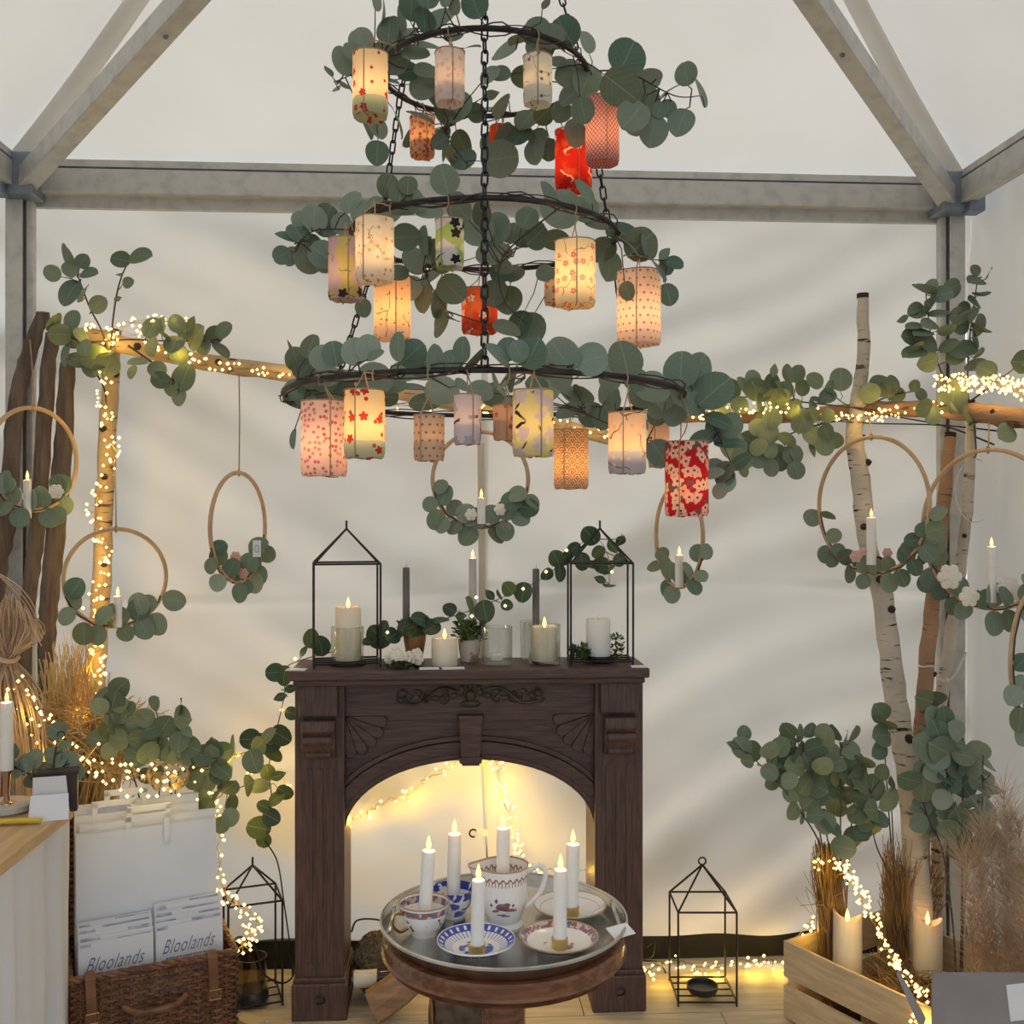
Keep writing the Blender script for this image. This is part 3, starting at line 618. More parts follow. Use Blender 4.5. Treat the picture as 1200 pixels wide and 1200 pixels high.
# ================================================================ fireplace surround
FC = V((W(551.5, 990, -.30).x, 0, 0)); FY = -.30; ZM = 1.008
fp = thing('fireplace_surround', 'dark stained carved wooden fireplace surround with an arched opening', 'fireplace', (FC.x, -.2, 0))
def fx(x): return FC.x+x
for s in (-1, 1):
    c = s*.435
    mk('column', MB().box((fx(c), -.20, .54), (.142, .20, .87)), M['fire'], fp, smooth=False, bevel=.003)
    mk('plinth_block', MB().box((fx(s*.434), -.205, .053), (.158, .225, .106)).box((fx(s*.434), -.203, .112), (.150, .214, .016)), M['fire'], fp, smooth=False, bevel=.004)
    mk('ring_pull', MB().tube([V((fx(s*.434), -.322, .062))+V((.016*cos(a), -.004*sin(a), .012*sin(a))) for a in [radians(120-i*30) for i in range(9)]], .0028, 5), M['black'], fp)
    for q in (-.03, .0, .03):   # fluting reeds
        mk('reed', MB().bar((fx(c+q), -.301, .16), (fx(c+q), -.301, .72), .020, .004, V((0, 1, 0))), M['fire'], fp, smooth=False, bevel=.002)
    mk('capital_block', MB().box((fx(c-.002), -.225, .918), (.112, .19, .095)), M['fire'], fp, smooth=False, bevel=.006)
    cb = MB()
    pr = [(-.30, .865), (-.345, .865), (-.348, .835), (-.335, .815), (-.338, .79), (-.325, .765), (-.318, .755), (-.30, .75)]
    vs = [V((fx(c-.048), y, z)) for y, z in pr]+[V((fx(c+.048), y, z)) for y, z in pr]; n = len(pr)
    cb.add(vs, [tuple(range(n)), tuple(range(2*n-1, n-1, -1))]+[(i, n+i, n+(i+1) % n, (i+1) % n) for i in range(n)])
    cor = mk('corbel', cb, M['fire'], fp, smooth=False, bevel=.004)
    mk('scroll', MB().tube([V((fx(c-.04), -.338, .808)), V((fx(c+.04), -.338, .808))], .014, 10), M['fire'], cor)
    mk('scroll', MB().tube([V((fx(c-.035), -.322, .765)), V((fx(c+.035), -.322, .765))], .011, 10), M['fire'], cor)
mk('mantel_shelf', MB().box((fx(0), -.225, .994), (1.034, .25, .028)).box((fx(0), -.22, .972), (1.012, .235, .018)), M['fire_h'], fp, smooth=False, bevel=.005)
mk('frieze', MB().box((fx(0), -.19, .916), (.735, .16, .105)), M['fire_h'], fp, smooth=False, bevel=.002)
# arch panel
HW, ZS, ZC, ZT = .366, .515, .735, .866
def arch(k, e=0): 
    a = pi*k; return ((HW+e)*cos(pi-a), ZS+(ZC-ZS+e)*sin(a)**.92)
N = 28; out = [arch(i/N) for i in range(N+1)]
ap = MB(); o = 0
for i in range(N):
    (x0, z0), (x1, z1) = out[i], out[i+1]
    ap.hexa([V((fx(x0), -.262, z0)), V((fx(x1), -.262, z1)), V((fx(x1), -.11, z1)), V((fx(x0), -.11, z0)),
             V((fx(x0), -.262, ZT)), V((fx(x1), -.262, ZT)), V((fx(x1), -.11, ZT)), V((fx(x0), -.11, ZT))])
mk('arch_panel', ap, M['fire_h'], fp, smooth=False)
def rib(name, e0, e1, y0, y1, a0=0, a1=1):
    mb = MB(); K = 30
    for i in range(K):
        k0, k1 = a0+(a1-a0)*i/K, a0+(a1-a0)*(i+1)/K
        A, B, C_, D_ = arch(k0, e0), arch(k1, e0), arch(k1, e1), arch(k0, e1)
        cl_ = lambda p: (max(-HW, min(HW, p[0])), p[1])
        A, B, C_, D_ = map(cl_, (A, B, C_, D_))
        mb.hexa([V((fx(A[0]), y0, A[1])), V((fx(B[0]), y0, B[1])), V((fx(B[0]), y1, B[1])), V((fx(A[0]), y1, A[1])),
                 V((fx(D_[0]), y0, D_[1])), V((fx(C_[0]), y0, C_[1])), V((fx(C_[0]), y1, C_[1])), V((fx(D_[0]), y1, D_[1]))])
    mk(name, mb, M['fire_h'], fp, smooth=False)
rib('arch_moulding', 0, .052, -.280, -.25); rib('arch_bead', .056, .068, -.276, -.25); rib('arch_bead', .008, .016, -.286, -.25)
ks = MB().prism([(-.026, .722), (.026, .722), (.036, .868), (-.036, .868)], -.305, -.24, (fx(0), 0, 0)).prism([(-.032, .730), (.032, .730), (.034, .748), (-.034, .748)], -.312, -.24, (fx(0), 0, 0))
mk('keystone', ks, M['fire_h'], fp, smooth=False, bevel=.003)
for s in (-1, 1):   # fan carvings in the spandrels
    for q in range(5):
        a0, a1 = radians(90*q/5), radians(90*(q+1)/5); am = (a0+a1)/2; L = .118
        P = [(0, 0)]+[(L*.9*cos(a0), L*.9*sin(a0)), (L*1.02*cos(a0*.7+am*.3), L*1.02*sin(a0*.7+am*.3)), (L*1.06*cos(am), L*1.06*sin(am)), (L*1.02*cos(a1*.7+am*.3), L*1.02*sin(a1*.7+am*.3)), (L*.9*cos(a1), L*.9*sin(a1))]
        P = [(s*(HW-x), ZT-.002-z) for x, z in P]
        mk('fan_petal', MB().prism(P, -.272-.003*(q % 2), -.255, (fx(0), 0, 0)), M['fire_h'], fp, smooth=False, bevel=.003)
    # raised upper border of the spandrel
    mk('spandrel_border', MB().bar((fx(s*.038), -.266, .860), (fx(s*.24), -.266, .860), .02, .010, V((0, 1, 0))), M['fire_h'], fp, smooth=False)
om = MB(); oz = .925
for s in (-1, 1):
    def sp(cx, cz, r, turns, ph, d=1): return [V((fx(s*(cx+r*(1-.75*i/20)*cos(ph+d*turns*2*pi*i/20))), -.275, cz+r*(1-.75*i/20)*sin(ph+d*turns*2*pi*i/20))) for i in range(21)]
    om.tube(sp(.195, oz, .024, 1.3, pi), .004, 5); om.tube(sp(.13, oz-.005, .020, 1.2, 0, -1), .004, 5); om.tube(sp(.08, oz-.012, .018, 1.2, pi/2), .004, 5)
    om.tube(samp([(fx(s*.21), -.274, oz-.02), (fx(s*.15), -.277, oz-.024), (fx(s*.09), -.277, oz+.018), (fx(s*.04), -.278, oz+.012)]), .0045, 5)
    for q in range(7): om.ball((fx(s*(.05+.026*q)), -.273, oz+.012*sin(q*1.9)-.004), .011, 7, 4, (1.3, .5, .8))
for q in range(7):
    a = radians(180*q/6); om.ball((fx(.028*cos(a)), -.276, oz+.006+.022*sin(a)), .010, 7, 4, (.9, .6, 1.2))
om.ball((fx(0), -.280, oz-.004), .016, 8, 5, (1, .6, 1.2)).ball((fx(0), -.274, oz-.028), .018, 8, 4, (1.8, .5, .6))
mk('carved_ornament', om, M['ornament'], fp, label='bronze coloured scrollwork applique')
# ================================================================ candles
def flame(root, p, s=1.0, e=1.0):
    f = mk('flame', MB().lathe([(0, 0), (.0038*s, .005*s), (.0050*s, .011*s), (.0038*s, .018*s), (.0016*s, .025*s), (0, .030*s)], 10, p), M['flame'], root)
    plight('candle_glow', p+UP*.014*s+V((0, -.004, 0)), E_CANDLE*e, (1, .62, .26), root, .006)
def taper(label, base, r, h, m='wax', lit=True, holder=None, group=None, e=1.0, name='taper_candle', lean=0):
    base = V(base); root = thing(name, label, 'candle', base, group); z = 0
    ax = V((lean, 0, 1))
    if holder:
        mk('holder', MB().lathe([(0, 0), (r*1.2, 0), (r*1.22, .018), (r*1.05, .0185), (0, .0185)], 18, base), M[holder], root); z = .012
    K = 6; mb = MB().tube([base+ax*(z+(h-z)*i/K) for i in range(K)]+[base+ax*(h-.002), base+ax*h], [r]*K+[r*.97, r*.75], 18)
    mk('wax_body', mb, M[m], root)
    tp = base+ax*h
    mk('wick', MB().tube([tp-UP*.002, tp+V((.001, 0, .006))], .0012, 5), M['wick'], root)
    if lit: flame(root, tp-UP*.001, .9 if r < .02 else 1.1, e)
    else: mk('wick_tip', MB().tube([tp, tp+V((.0015, 0, .014))], .0011, 5), M['rope'], root)
    return root
def pillar(label, base, r, h, m='cream', lit=True, group=None, scoop=False, e=1.0, name='pillar_candle'):
    base = V(base); root = thing(name, label, 'candle', base, group)
    prof = [(0, 0), (r*.97, 0), (r, .004), (r, h-.006), (r*.94, h), (r*.80, h-.002), (r*.35, h-.008), (0, h-.009)]
    if scoop:
        mb = MB(); n = 28; top = [(r, 1.0), (r*.93, 1.0), (r*.85, .93), (r*.4, .84), (0, .83)]
        pr = [(0, 0), (r*.98, 0), (r, .004), (r, h*.5)]
        for (q, z) in pr: mb.v += [base+V((q*cos(2*pi*j/n), q*sin(2*pi*j/n), z)) for j in range(n)]
        for (q, k) in top:
            for j in range(n):
                a = 2*pi*j/n; wv = .012*cos(2*a+.5)+.010*cos(a+2.4); zz = h*k+(wv if q > r*.8 else wv*.4)
                mb.v.append(base+V((q*cos(a), q*sin(a), zz)))
        for i in range(len(pr)+len(top)-1):
            for j in range(n): mb.f.append((i*n+j, i*n+(j+1) % n, (i+1)*n+(j+1) % n, (i+1)*n+j))
        mk('wax_body', mb, M[m], root); tp = base+UP*(h*.89)
        flame(root, tp, 1.35, e); return root
    mk('wax_body', MB().lathe(prof, 26, base), M[m], root); tp = base+UP*(h-.008)
    mk('wick', MB().tube([tp, tp+V((.001, 0, .008))], .0013, 5), M['wick'], root)
    if lit: flame(root, tp+UP*.002, 1.15, e)
    else: mk('wick_tip', MB().tube([tp+UP*.006, tp+V((.001, 0, .022))], .0014, 5), M['rope'], root)
    return root
def on(px, Y, z): p = W(px, 600, Y); return V((p.x, Y, z))
def pxm(Y, px=551): return dep(W(px, 600, Y))/F    # metres per pixel on plane Y
# ---------------------------------------------------------------- wire lantern houses
def wire_house(label, c, w, d, hw, hp, rz, bars=3, ring=True, name='wire_lantern'):
    c = V(c); root = thing(name, label, 'lantern', c, 'black wire lantern houses'); Rm = Matrix.Rotation(rz, 3, 'Z')
    q = [c+Rm @ V((x*w/2, y*d/2, 0)) for x, y in ((-1,-1),(1,-1),(1,1),(-1,1))]; r = .0032
    for p in q: mk('upright', MB().tube([p, p+UP*hw], r, 6), M['black'], root)
    for i in range(4):
        mk('top_rail', MB().tube([q[i]+UP*hw, q[(i+1) % 4]+UP*hw], r, 6), M['black'], root)
        mk('base_rail', MB().tube([q[i]+UP*.012, q[(i+1) % 4]+UP*.012], r, 6), M['black'], root)
        mk('roof_bar', MB().tube([q[i]+UP*hw, c+UP*hp], r, 6), M['black'], root)
    for i in range(bars):
        f = (i+1)/(bars+1); mk('floor_bar', MB().tube([q[0].lerp(q[3], f)+UP*.012, q[1].lerp(q[2], f)+UP*.012], r*.8, 6), M['black'], root)
    if ring: mk('hanging_ring', MB().tube([c+UP*(hp+.011)+Rm @ V((.011*cos(a), 0, .011*sin(a))) for a in [2*pi*i/14 for i in range(14)]], .0026, 6, closed=True), M['black'], root)
    else: mk('hanging_ring', MB().tube([c+UP*(hp-.002), c+UP*(hp+.024)], .0032, 6), M['black'], root)
    return root
k = pxm(-.22)
wire_house('black wire house lantern holding a lit cream candle on the mantel', on(406, -.225, ZM), 75*k, .13, 118*k, 158*k, .14, 2, False)
wire_house('black wire house lantern with green vine over its roof on the mantel', on(703, -.225, ZM), 72*k, .13, 118*k, 158*k, -.05, 2, False)
p = G(823, 1164, 0); wire_house('black wire house lantern on the floor right of the fireplace with an empty black dish', p, .173, .165, .277, .39, -.06, 3, True)
p = G(296, 1170, 0); wire_house('black wire house lantern on the floor beside the wicker basket', p, .155, .15, .31, .40, .30, 2, False)
def dish(label, c, r, h, m, name='candle_dish'):
    root = mk(name, MB().lathe([(0, 0), (r*.85, 0), (r, h*.5), (r, h), (r*.92, h), (r*.88, h*.55), (0, h*.45)], 24, V(c)), M[m], None, c, label=label, cat='dish')
    return root
p = G(823, 1162, .0145); dish('small black round dish standing in the floor lantern', p, .047, .022, 'slate')
def tumbler(label, c, r, h, m='glass', base=None, name='glass_tumbler'):
    root = thing(name, label, 'glass', c)
    mk('glass_wall', MB().lathe([(0, .003), (r*.96, .003), (r, .008), (r, h), (r*.965, h), (r*.95, .012), (0, .010)], 26, V(c)), M[m], root)
    mk('rim', MB().tube([V(c)+V((r*.985*cos(a), r*.985*sin(a), h)) for a in [2*pi*i/28 for i in range(28)]], .0013, 5, closed=True), M['glass'], root)
    if base: mk('base', MB().lathe([(0, 0), (r*1.12, 0), (r*1.15, base*.6), (r*1.02, base), (0, base)], 24, V(c)), M['slate'], root)
    return root
p = G(295, 1170, .0145); tumbler('smoked glass tumbler with a black base in the floor lantern', p, .044, .125, 'smoke', .03)
# mantel row
def mp(px, Y): return on(px, Y, ZM)
pillar('lit cream pillar candle in a glass inside the left mantel lantern', mp(408, -.225)+UP*.014, 15*k, 62*k, e=1.2)
tumbler('clear glass round the cream candle in the left mantel lantern', mp(407, -.225), 19*k, 44*k, 'glass', .011)
taper('unlit dark grey taper candle in a wooden pot', mp(476, -.16)+UP*.075, 4.3*k, 82*k, 'greywax', False)
p = mp(486, -.16)
pot = thing('wooden_pot', 'turned wooden pot holding a grey taper and small green succulents', 'pot', p)
mk('bowl', MB().lathe([(0, 0), (.020, 0), (.026, .02), (.033, .06), (.036, .088), (.032, .088), (.029, .07), (0, .07)], 20, p), M['wood'], pot)
def tuft(root, c, n, rad, h, size, m='smallleaf', name='foliage'):
    mb = MB()
    for i in range(n):
        a = R.uniform(0, 2*pi); q = rad*sqrt(R.random()); b = V(c)+V((q*cos(a), q*sin(a), R.random()*h))
        d = V((cos(a)*q/rad, sin(a)*q/rad, .5))+rv(.7); d.normalize(); s = d.cross(UP+rv(.5)).normalized()*size*.4
        mb.add([b, b+d*size*.5+s, b+d*size, b+d*size*.5-s], [(0, 1, 2, 3)])
    return mk(name, mb, M[m], root, kind='stuff', fixn=False)
tuft(pot, p+UP*.08, 160, .045, .04, .018)
taper('pale grey lit taper candle standing behind the mantel', mp(554, -.13)+UP*0, 4.8*k, 122*k, 'bluewax', True)
taper('unlit dark grey taper candle behind the glass jar', mp(628, -.150)+UP*.0105, 4.3*k, 105*k, 'greywax', False)
p = mp(550, -.175); pot = thing('mottled_flowerpot', 'mottled cream flowerpot with a bushy green plant', 'flowerpot', p)
mk('pot', MB().lathe([(0, 0), (.026, 0), (.031, .03), (.034, .066), (.030, .068), (.028, .06), (0, .06)], 22, p), M['planter'], pot)
tuft(pot, p+UP*.066, 260, .044, .05, .020)
pillar('short lit cream pillar candle in the middle of the mantel', mp(521, -.25), 15.2*k, 32*k, e=1.2)
tumbler('clear glass tumbler with a white tealight', mp(582, -.25), 18.5*k, 44*k)
tl = thing('tealight_candle', 'white square tealight inside the clear tumbler', 'candle', mp(582, -.25)+UP*.011)
mk('wax_body', MB().box(mp(582, -.25)+UP*.022, (.034, .034, .022)), M['wax'], tl, bevel=.004); mk('wick', MB().tube([mp(582, -.25)+UP*.033, mp(582, -.25)+UP*.052], .0025, 6), M['wax'], tl)
tumbler('wide clear glass jar round a lit cream candle', mp(638, -.245), 19*k, 46*k, 'glass'); pillar('lit cream pillar candle inside the glass jar', mp(638, -.245)+UP*.011, 15.5*k, 40*k, e=1.2)
tumbler('clear glass tumbler tucked behind the candle jar', mp(624, -.145), 15*k, 46*k)
pillar('unlit white pillar candle inside the vine covered lantern', mp(701, -.225)+UP*.02, 14.5*k, 44*k, 'wax', False)
dish('black oval dish under the white candle in the lantern', mp(702, -.225)+UP*.002, .044, .02, 'slate')
p = mp(683, -.235); b = thing('greenery_sprig', 'small green leaf sprig beside the white candle', 'greenery', p); tuft(b, p+UP*.012, 130, .032, .035, .022)
p = mp(722, -.22); b = thing('greenery_sprig', 'upright pale green sprig right of the white candle', 'greenery', p); tuft(b, p+UP*.006, 110, .018, .075, .016)
p = mp(472, -.278); wr = thing('candle_ring', 'ring of white blossoms and green leaves lying on the mantel', 'flower wreath', p)
tuft(wr, p+UP*.003, 190, .046, .018, .024)
for i in range(13):
    a = R.uniform(0, 6.3); c = p+V((.045*cos(a), .018*sin(a)-.022, .034+rj(.012))); fm = MB()
    for j in range(5): fm.ball(c+V((.0090*cos(j*1.257), -.003, .0090*sin(j*1.257))), .0085, 6, 4, (1, .6, 1))
    mk('blossom', fm, M['rose'], wr)
for px, lab, w_ in ((503, 'left hand of two small white price cards lying by the short candle', 22), (531, 'larger white price card lying by the short candle', 25), (748, 'white price card by the vine covered lantern', 20), (349, 'white price card at the mantel end where the vine drops', 22)):
    mk('price_card', MB().box(mp(px, -.30)+UP*.002+V((0, -.025, 0)), (w_*k, .03, .003), rj(.12)), M['card'], None, mp(px, -.325), smooth=False, label=lab, cat='card')
# mantel vine
ML = [(376,757,20),(356,763,14),(333,792,20),(341,807,14),(328,817,14),(342,836,14),(329,862,22),(320,884,20),(314,905,16),(324,936,18),(309,945,14),(318,958,18),(303,970,24),(309,985,16),(305,872,22),(326,909,16),(444,746,26),(471,737,22),(493,726,20),(506,735,18),(516,727,18),(527,714,14),(551,709,18),(568,716,22),(574,697,14),(596,690,16),(613,694,20),(585,697,14),(594,709,12),(656,671,18),(662,654,18),(673,643,14),(682,658,18),(692,628,20),(705,662,18),(701,647,14),(718,641,16),(726,656,14),(727,634,16),(703,679,13),(714,686,14),(641,673,14),(430,752,16),(460,745,18),(540,722,14)]
tv = dep(W(550, 700, -.20)); 
def mvd(px, py): return dep(W(px, py, -.24 if px < 360 else -.14 if px < 450 else -.20))+rj(.015)
S1 = [W(*q, -.24) for q in ((310, 985), (318, 940), (315, 900), (322, 865), (333, 815), (335, 784))]+[W(352, 774, -.22)]+[W(*q) for q in ((385, 765, -.135), (440, 752, -.13), (480, 733, -.125), (520, 725, -.145), (560, 712, -.165), (600, 695, -.17), (640, 675, -.192), (668, 648, -.175), (695, 630, -.19))]+[W(*q, -.23) for q in ((712, 650), (714, 688))]
mv = garland('leaf_garland', 'dark green leaf vine trailing along the mantel and down its side', 'garland', [S1, [W(695, 632, -.2), W(730, 632, -.24)], [W(705, 645, -.23), W(728, 655, -.26)]], ML, mvd, 'vine', None, .0022, 'gtwig')
mb = MB(); lb = MB()
for px, py in ((346,772),(330,832),(337,837),(454,741),(553,722),(592,710),(613,690),(640,670),(664,645),(717,670),(558,700),(320,890),(352,782)):
    q = W(px, py, -.235 if px < 360 else -.215); lb.octa(q, .0055)
mk('bulb', lb, M['bulb'], mv, kind='stuff')
for px, py in ((346, 775), (333, 835), (553, 715), (613, 690), (717, 668)): plight('bulb_glow', W(px, py-4, -.25), E_FAIRY*.10, (1, .68, .3), mv, .004)
cbl = samp([W(310, 985, -.24), W(325, 1010, -.24), W(333, 1060, -.24), W(340, 1110, -.2), W(343, 1145, -.15)])
mk('cable', MB().tube(cbl, .0022, 5), M['cable'], mv)
# ================================================================ round table, tray and china
ZT2 = .71; TCc = G(590.5, 1074, ZT2+.022); TCc.z = 0
RT2 = .219
rt = thing('pedestal_table', 'round polished walnut pedestal table with a reeded edge', 'table', TCc)
zt = ZT2-.0035
mk('table_top', MB().lathe([(0, zt-.046), (RT2*.70, zt-.046), (RT2*.90, zt-.044), (RT2*.955, zt-.040), (RT2*.94, zt-.037), (RT2*.975, zt-.034), (RT2*.96, zt-.031), (RT2*1.0, zt-.027), (RT2*.985, zt-.023), (RT2*.99, zt-.004), (RT2*.97, zt), (0, zt)], 64, TCc), M['tablewood'], rt)
mk('column', MB().lathe([(0, .1), (.05, .1), (.06, .14), (.036, .2), (.034, .28), (.045, .36), (.050, .42), (.040, .46), (.0385, .48), (.0385, zt-.052), (.050, zt-.047), (.050, zt-.044), (0, zt-.044)], 28, TCc), M['tablewood'], rt)
for i in range(3):
    a = radians(90+120*i); d = V((cos(a), sin(a), 0))
    mk('foot', MB().tube(samp([TCc+d*.03+UP*.16, TCc+d*.12+UP*.11, TCc+d*.2+UP*.03, TCc+d*.24+UP*.0175]), .018, 8), M['tablewood'], rt)
ty = thing('silver_tray', 'round tarnished silver tray with a raised rim on the pedestal table', 'tray', TCc+UP*ZT2)
TR = .219
mk('pan', MB().lathe([(0, -.004), (TR*.90, -.004), (TR*.935, .001), (TR*.985, .018), (TR*1.005, .022), (TR*1.0, .025), (TR*.965, .021), (TR*.915, .006), (TR*.88, .002), (0, .002)], 72, TCc+UP*ZT2), M['silver'], ty)
mk('rolled_rim', MB().tube([TCc+V((TR*1.0*cos(a), TR*1.0*sin(a), ZT2+.0235)) for a in [2*pi*i/72 for i in range(72)]], .0035, 6, closed=True), M['silver'], ty)
for s in (-1, 1):
    mk('handle', MB().tube(samp([TCc+V((s*TR*.93, -.045, ZT2+.016)), TCc+V((s*TR*.90, -.02, ZT2+.036)), TCc+V((s*TR*.90, .02, ZT2+.036)), TCc+V((s*TR*.93, .045, ZT2+.016))]), .0035, 7), M['silver'], ty)
def plate_mat(name, R0, kind):
    g = NG(name); c = g.co(); s = g.n('SeparateXYZ'); g.set(s.inputs[0], c); x, y = s.outputs[0], s.outputs[1]
    r = g.mt('DIVIDE', g.mt('SQRT', g.mt('ADD', g.mt('MULTIPLY', x, x), g.mt('MULTIPLY', y, y))), R0); th = g.mt('ARCTAN2', y, x)
    def band(a, b): return g.mt('MULTIPLY', g.mt('GREATER_THAN', r, a), g.mt('LESS_THAN', r, b))
    col = (.84, .82, .79)
    if kind == 'blue':
        bl = (.035, .075, .42)
        key = g.mt('GREATER_THAN', g.mt('SINE', g.mt('MULTIPLY', th, 26)), -.55)
        col = g.mix(g.mt('MULTIPLY', band(.80, .97), g.mt('MAXIMUM', key, g.mt('GREATER_THAN', g.mt('ABSOLUTE', g.mt('SUBTRACT', r, .885)), .05))), col, bl)
        col = g.mix(g.mt('MULTIPLY', band(.60, .80), g.mt('GREATER_THAN', g.mt('SINE', g.mt('MULTIPLY', th, 44)), .45)), col, (.22, .30, .62))
        nn = g.noise(g.map(c, (1, 1, 1)), 90, 2)
        col = g.mix(g.mt('MULTIPLY', g.mt('LESS_THAN', r, .44), g.step(nn, .47, .52)), col, bl)
    if kind == 'red':
        sg = g.mt('SINE', g.mt('MULTIPLY', th, 17)); nn = g.noise(c, 120, 2)
        bc = g.mix(g.mt('GREATER_THAN', sg, 0), (.36, .10, .07), (.12, .13, .28)); bc = g.mix(g.step(nn, .5, .58), bc, (.62, .52, .42))
        col = g.mix(band(.80, .96), col, bc); col = g.mix(band(.955, 1.2), col, (.42, .26, .13))
        col = g.mix(g.mt('MULTIPLY', g.mt('LESS_THAN', r, .38), g.step(g.noise(c, 75, 2), .58, .62)), col, (.32, .14, .12))
    if kind == 'gold':
        col = g.mix(band(.955, 1.2), col, (.50, .36, .18)); col = g.mix(band(.80, .82), col, (.62, .5, .32))
    return g.end(g.princ(col, .14, 0, .5, None, 0, .5))
ZP = ZT2+.002
def saucer(label, px, py, R0, kind):
    c = G(px, py, ZP+.010); c.z = ZP
    root = mk('saucer', MB().lathe([(0, 0), (R0*.52, 0), (R0*.56, .003), (R0*.8, .010), (R0, .020), (R0*.99, .0225), (R0*.8, .0135), (R0*.55, .006), (0, .005)], 48, c), plate_mat('china_'+kind, R0, kind), None, c, label=label, cat='saucer')
    return c
s1 = saucer('blue and white patterned china saucer on the tray', 558, 1108, .067, 'blue')
s2 = saucer('white china saucer with a red and blue patterned border on the tray', 655, 1104, .069, 'red')
s3 = saucer('plain white china saucer with a gilt rim at the back of the tray', 668, 1066, .068, 'gold')
def cup_mat(name, kind, h):
    g = NG(name); c = g.co(); s = g.n('SeparateXYZ'); g.set(s.inputs[0], c); z = g.mt('DIVIDE', s.outputs[2], h); th = g.mt('ARCTAN2', s.outputs[1], s.outputs[0])
    col = (.84, .82, .79); nn = g.noise(c, 80, 2)
    def band(a, b): return g.mt('MULTIPLY', g.mt('GREATER_THAN', z, a), g.mt('LESS_THAN', z, b))
    if kind == 'blue':
        col = g.mix(g.mt('MULTIPLY', band(.72, 1.01), g.step(nn, .40, .46)), col, (.03, .06, .40))
        col = g.mix(g.mt('MULTIPLY', band(.1, .72), g.step(g.noise(c, 55, 2), .52, .57)), col, (.06, .10, .42))
    if kind == 'red':
        bc = g.mix(g.mt('GREATER_THAN', g.mt('SINE', g.mt('MULTIPLY', th, 14)), 0), (.36, .12, .08), (.14, .15, .30))
        col = g.mix(band(.70, .90), col, g.mix(g.step(nn, .52, .6), bc, (.6, .5, .42))); col = g.mix(band(.955, 1.2), col, (.45, .3, .16))
        col = g.mix(g.mt('MULTIPLY', band(.2, .62), g.step(g.noise(c, 60, 2), .63, .66)), col, (.22, .16, .14))
    if kind == 'jug':
        wv = g.mt('ADD', .84, g.mt('MULTIPLY', .025, g.mt('SINE', g.mt('MULTIPLY', th, 22))))
        col = g.mix(g.mt('LESS_THAN', g.mt('ABSOLUTE', g.mt('SUBTRACT', z, wv)), .018), col, (.30, .16, .13))
        col = g.mix(g.mt('MULTIPLY', band(.74, .84), g.step(g.mt('SINE', g.mt('MULTIPLY', th, 44)), .3, .5)), col, (.42, .30, .27)); col = g.mix(band(.975, 1.1), col, (.42, .28, .2))
    return g.end(g.princ(col, .14, 0, .5, None, 0, .5))
def cup(label, px, pyb, R0, H, kind, ha=None):
    c = G(px, pyb, ZP); root = thing('teacup', label, 'cup', c)
    mk('bowl', MB().lathe([(0, 0), (R0*.50, 0), (R0*.52, .004), (R0*.62, .010), (R0*.82, H*.42), (R0*.95, H*.8), (R0, H), (R0*.97, H), (R0*.90, H*.75), (R0*.75, H*.4), (R0*.45, .012), (0, .010)], 36, c), cup_mat('cup_'+kind, kind, H), root)
    if ha is not None:
        d = V((cos(ha), sin(ha), 0))
        mk('handle', MB().tube(samp([c+d*R0*.93+UP*H*.78, c+d*R0*1.35+UP*H*.85, c+d*R0*1.45+UP*H*.55, c+d*R0*1.1+UP*H*.28, c+d*R0*.76+UP*H*.32]), .0032, 7), M['gold'], root)
    return c
c1 = cup('white teacup with a red and blue border band', 497, 1094, .0455, .058, 'red', radians(215))
c2 = cup('blue and white patterned teacup behind the other cup', 531, 1073, .040, .052, 'blue', radians(120))
jc = G(590, 1085, ZP); JH = .112
jg = thing('milk_jug', 'white china milk jug with a bird motif and a looped handle', 'jug', jc)
def jw(a, z):
    k = math.exp(-((a-pi)/.42)**2)*max(0, (z-.06)/.05); return 1+.42*k
mk('body', MB().lathe([(0, 0), (.036, 0), (.037, .006), (.030, .012), (.032, .018), (.041, .04), (.044, .058), (.043, .085), (.045, .104), (.046, JH), (.0435, JH), (.041, .09), (.040, .05), (.028, .02), (0, .018)], 44, jc, jw), cup_mat('jug_china', 'jug', JH), jg)
mk('handle', MB().tube(samp([jc+V((.043, 0, .098)), jc+V((.066, 0, .108)), jc+V((.076, -.002, .092)), jc+V((.066, -.002, .06)), jc+V((.040, 0, .034))]), .0048, 8), M['porcelain'], jg)
bm_ = MB()
def onj(a, z, r=.0452): return jc+V((r*cos(a), r*sin(a), z))
for (a, z, s, q) in ((-95, .050, .011, (1.5, .35, .8)), (-86, .054, .008, (1.2, .35, .7)), (-108, .060, .006, (1, .35, 1)), (-78, .044, .010, (1.8, .3, .35)), (-112, .042, .006, (1.5, .3, .5)), (-98, .036, .004, (3, .3, .4)), (-88, .034, .004, (3, .3, .4)), (-70, .052, .004, (1, .3, 1)), (-122, .052, .004, (1, .3, 1)), (-66, .062, .003, (1, .3, 1))):
    bm_.ball(onj(radians(a), z, .0428), s*.75, 8, 5, q)
mk('bird_motif', bm_, mat('motif_print', (.28, .07, .06), (.12, .10, .16), .3, 0, 90), jg, label='dark red painted bird motif')
cr = 5.9
def tcandle(label, px, pyb, ytop, z0, lean=0, brass=True, r=None):
    b = G(px, pyb, z0) if not isinstance(px, Vector) else px
    kk = dep(b)/F; h = (pyb-ytop)*kk
    taper(label, b, r or 8.0*kk, h, 'wax', True, 'brass' if brass else None, 'white taper candles on the tray', 1.0, lean=lean)
tcandle('white taper candle in a brass holder on the blue saucer', 559, 1119, 1030, ZP+.005, .02)
tcandle('white taper candle in a brass holder on the red bordered saucer', 656, 1111, 1018, ZP+.005, .01)
tcandle('white taper candle in a brass holder on the plain gilt saucer', 669, 1073, 988, ZP+.005, .03)
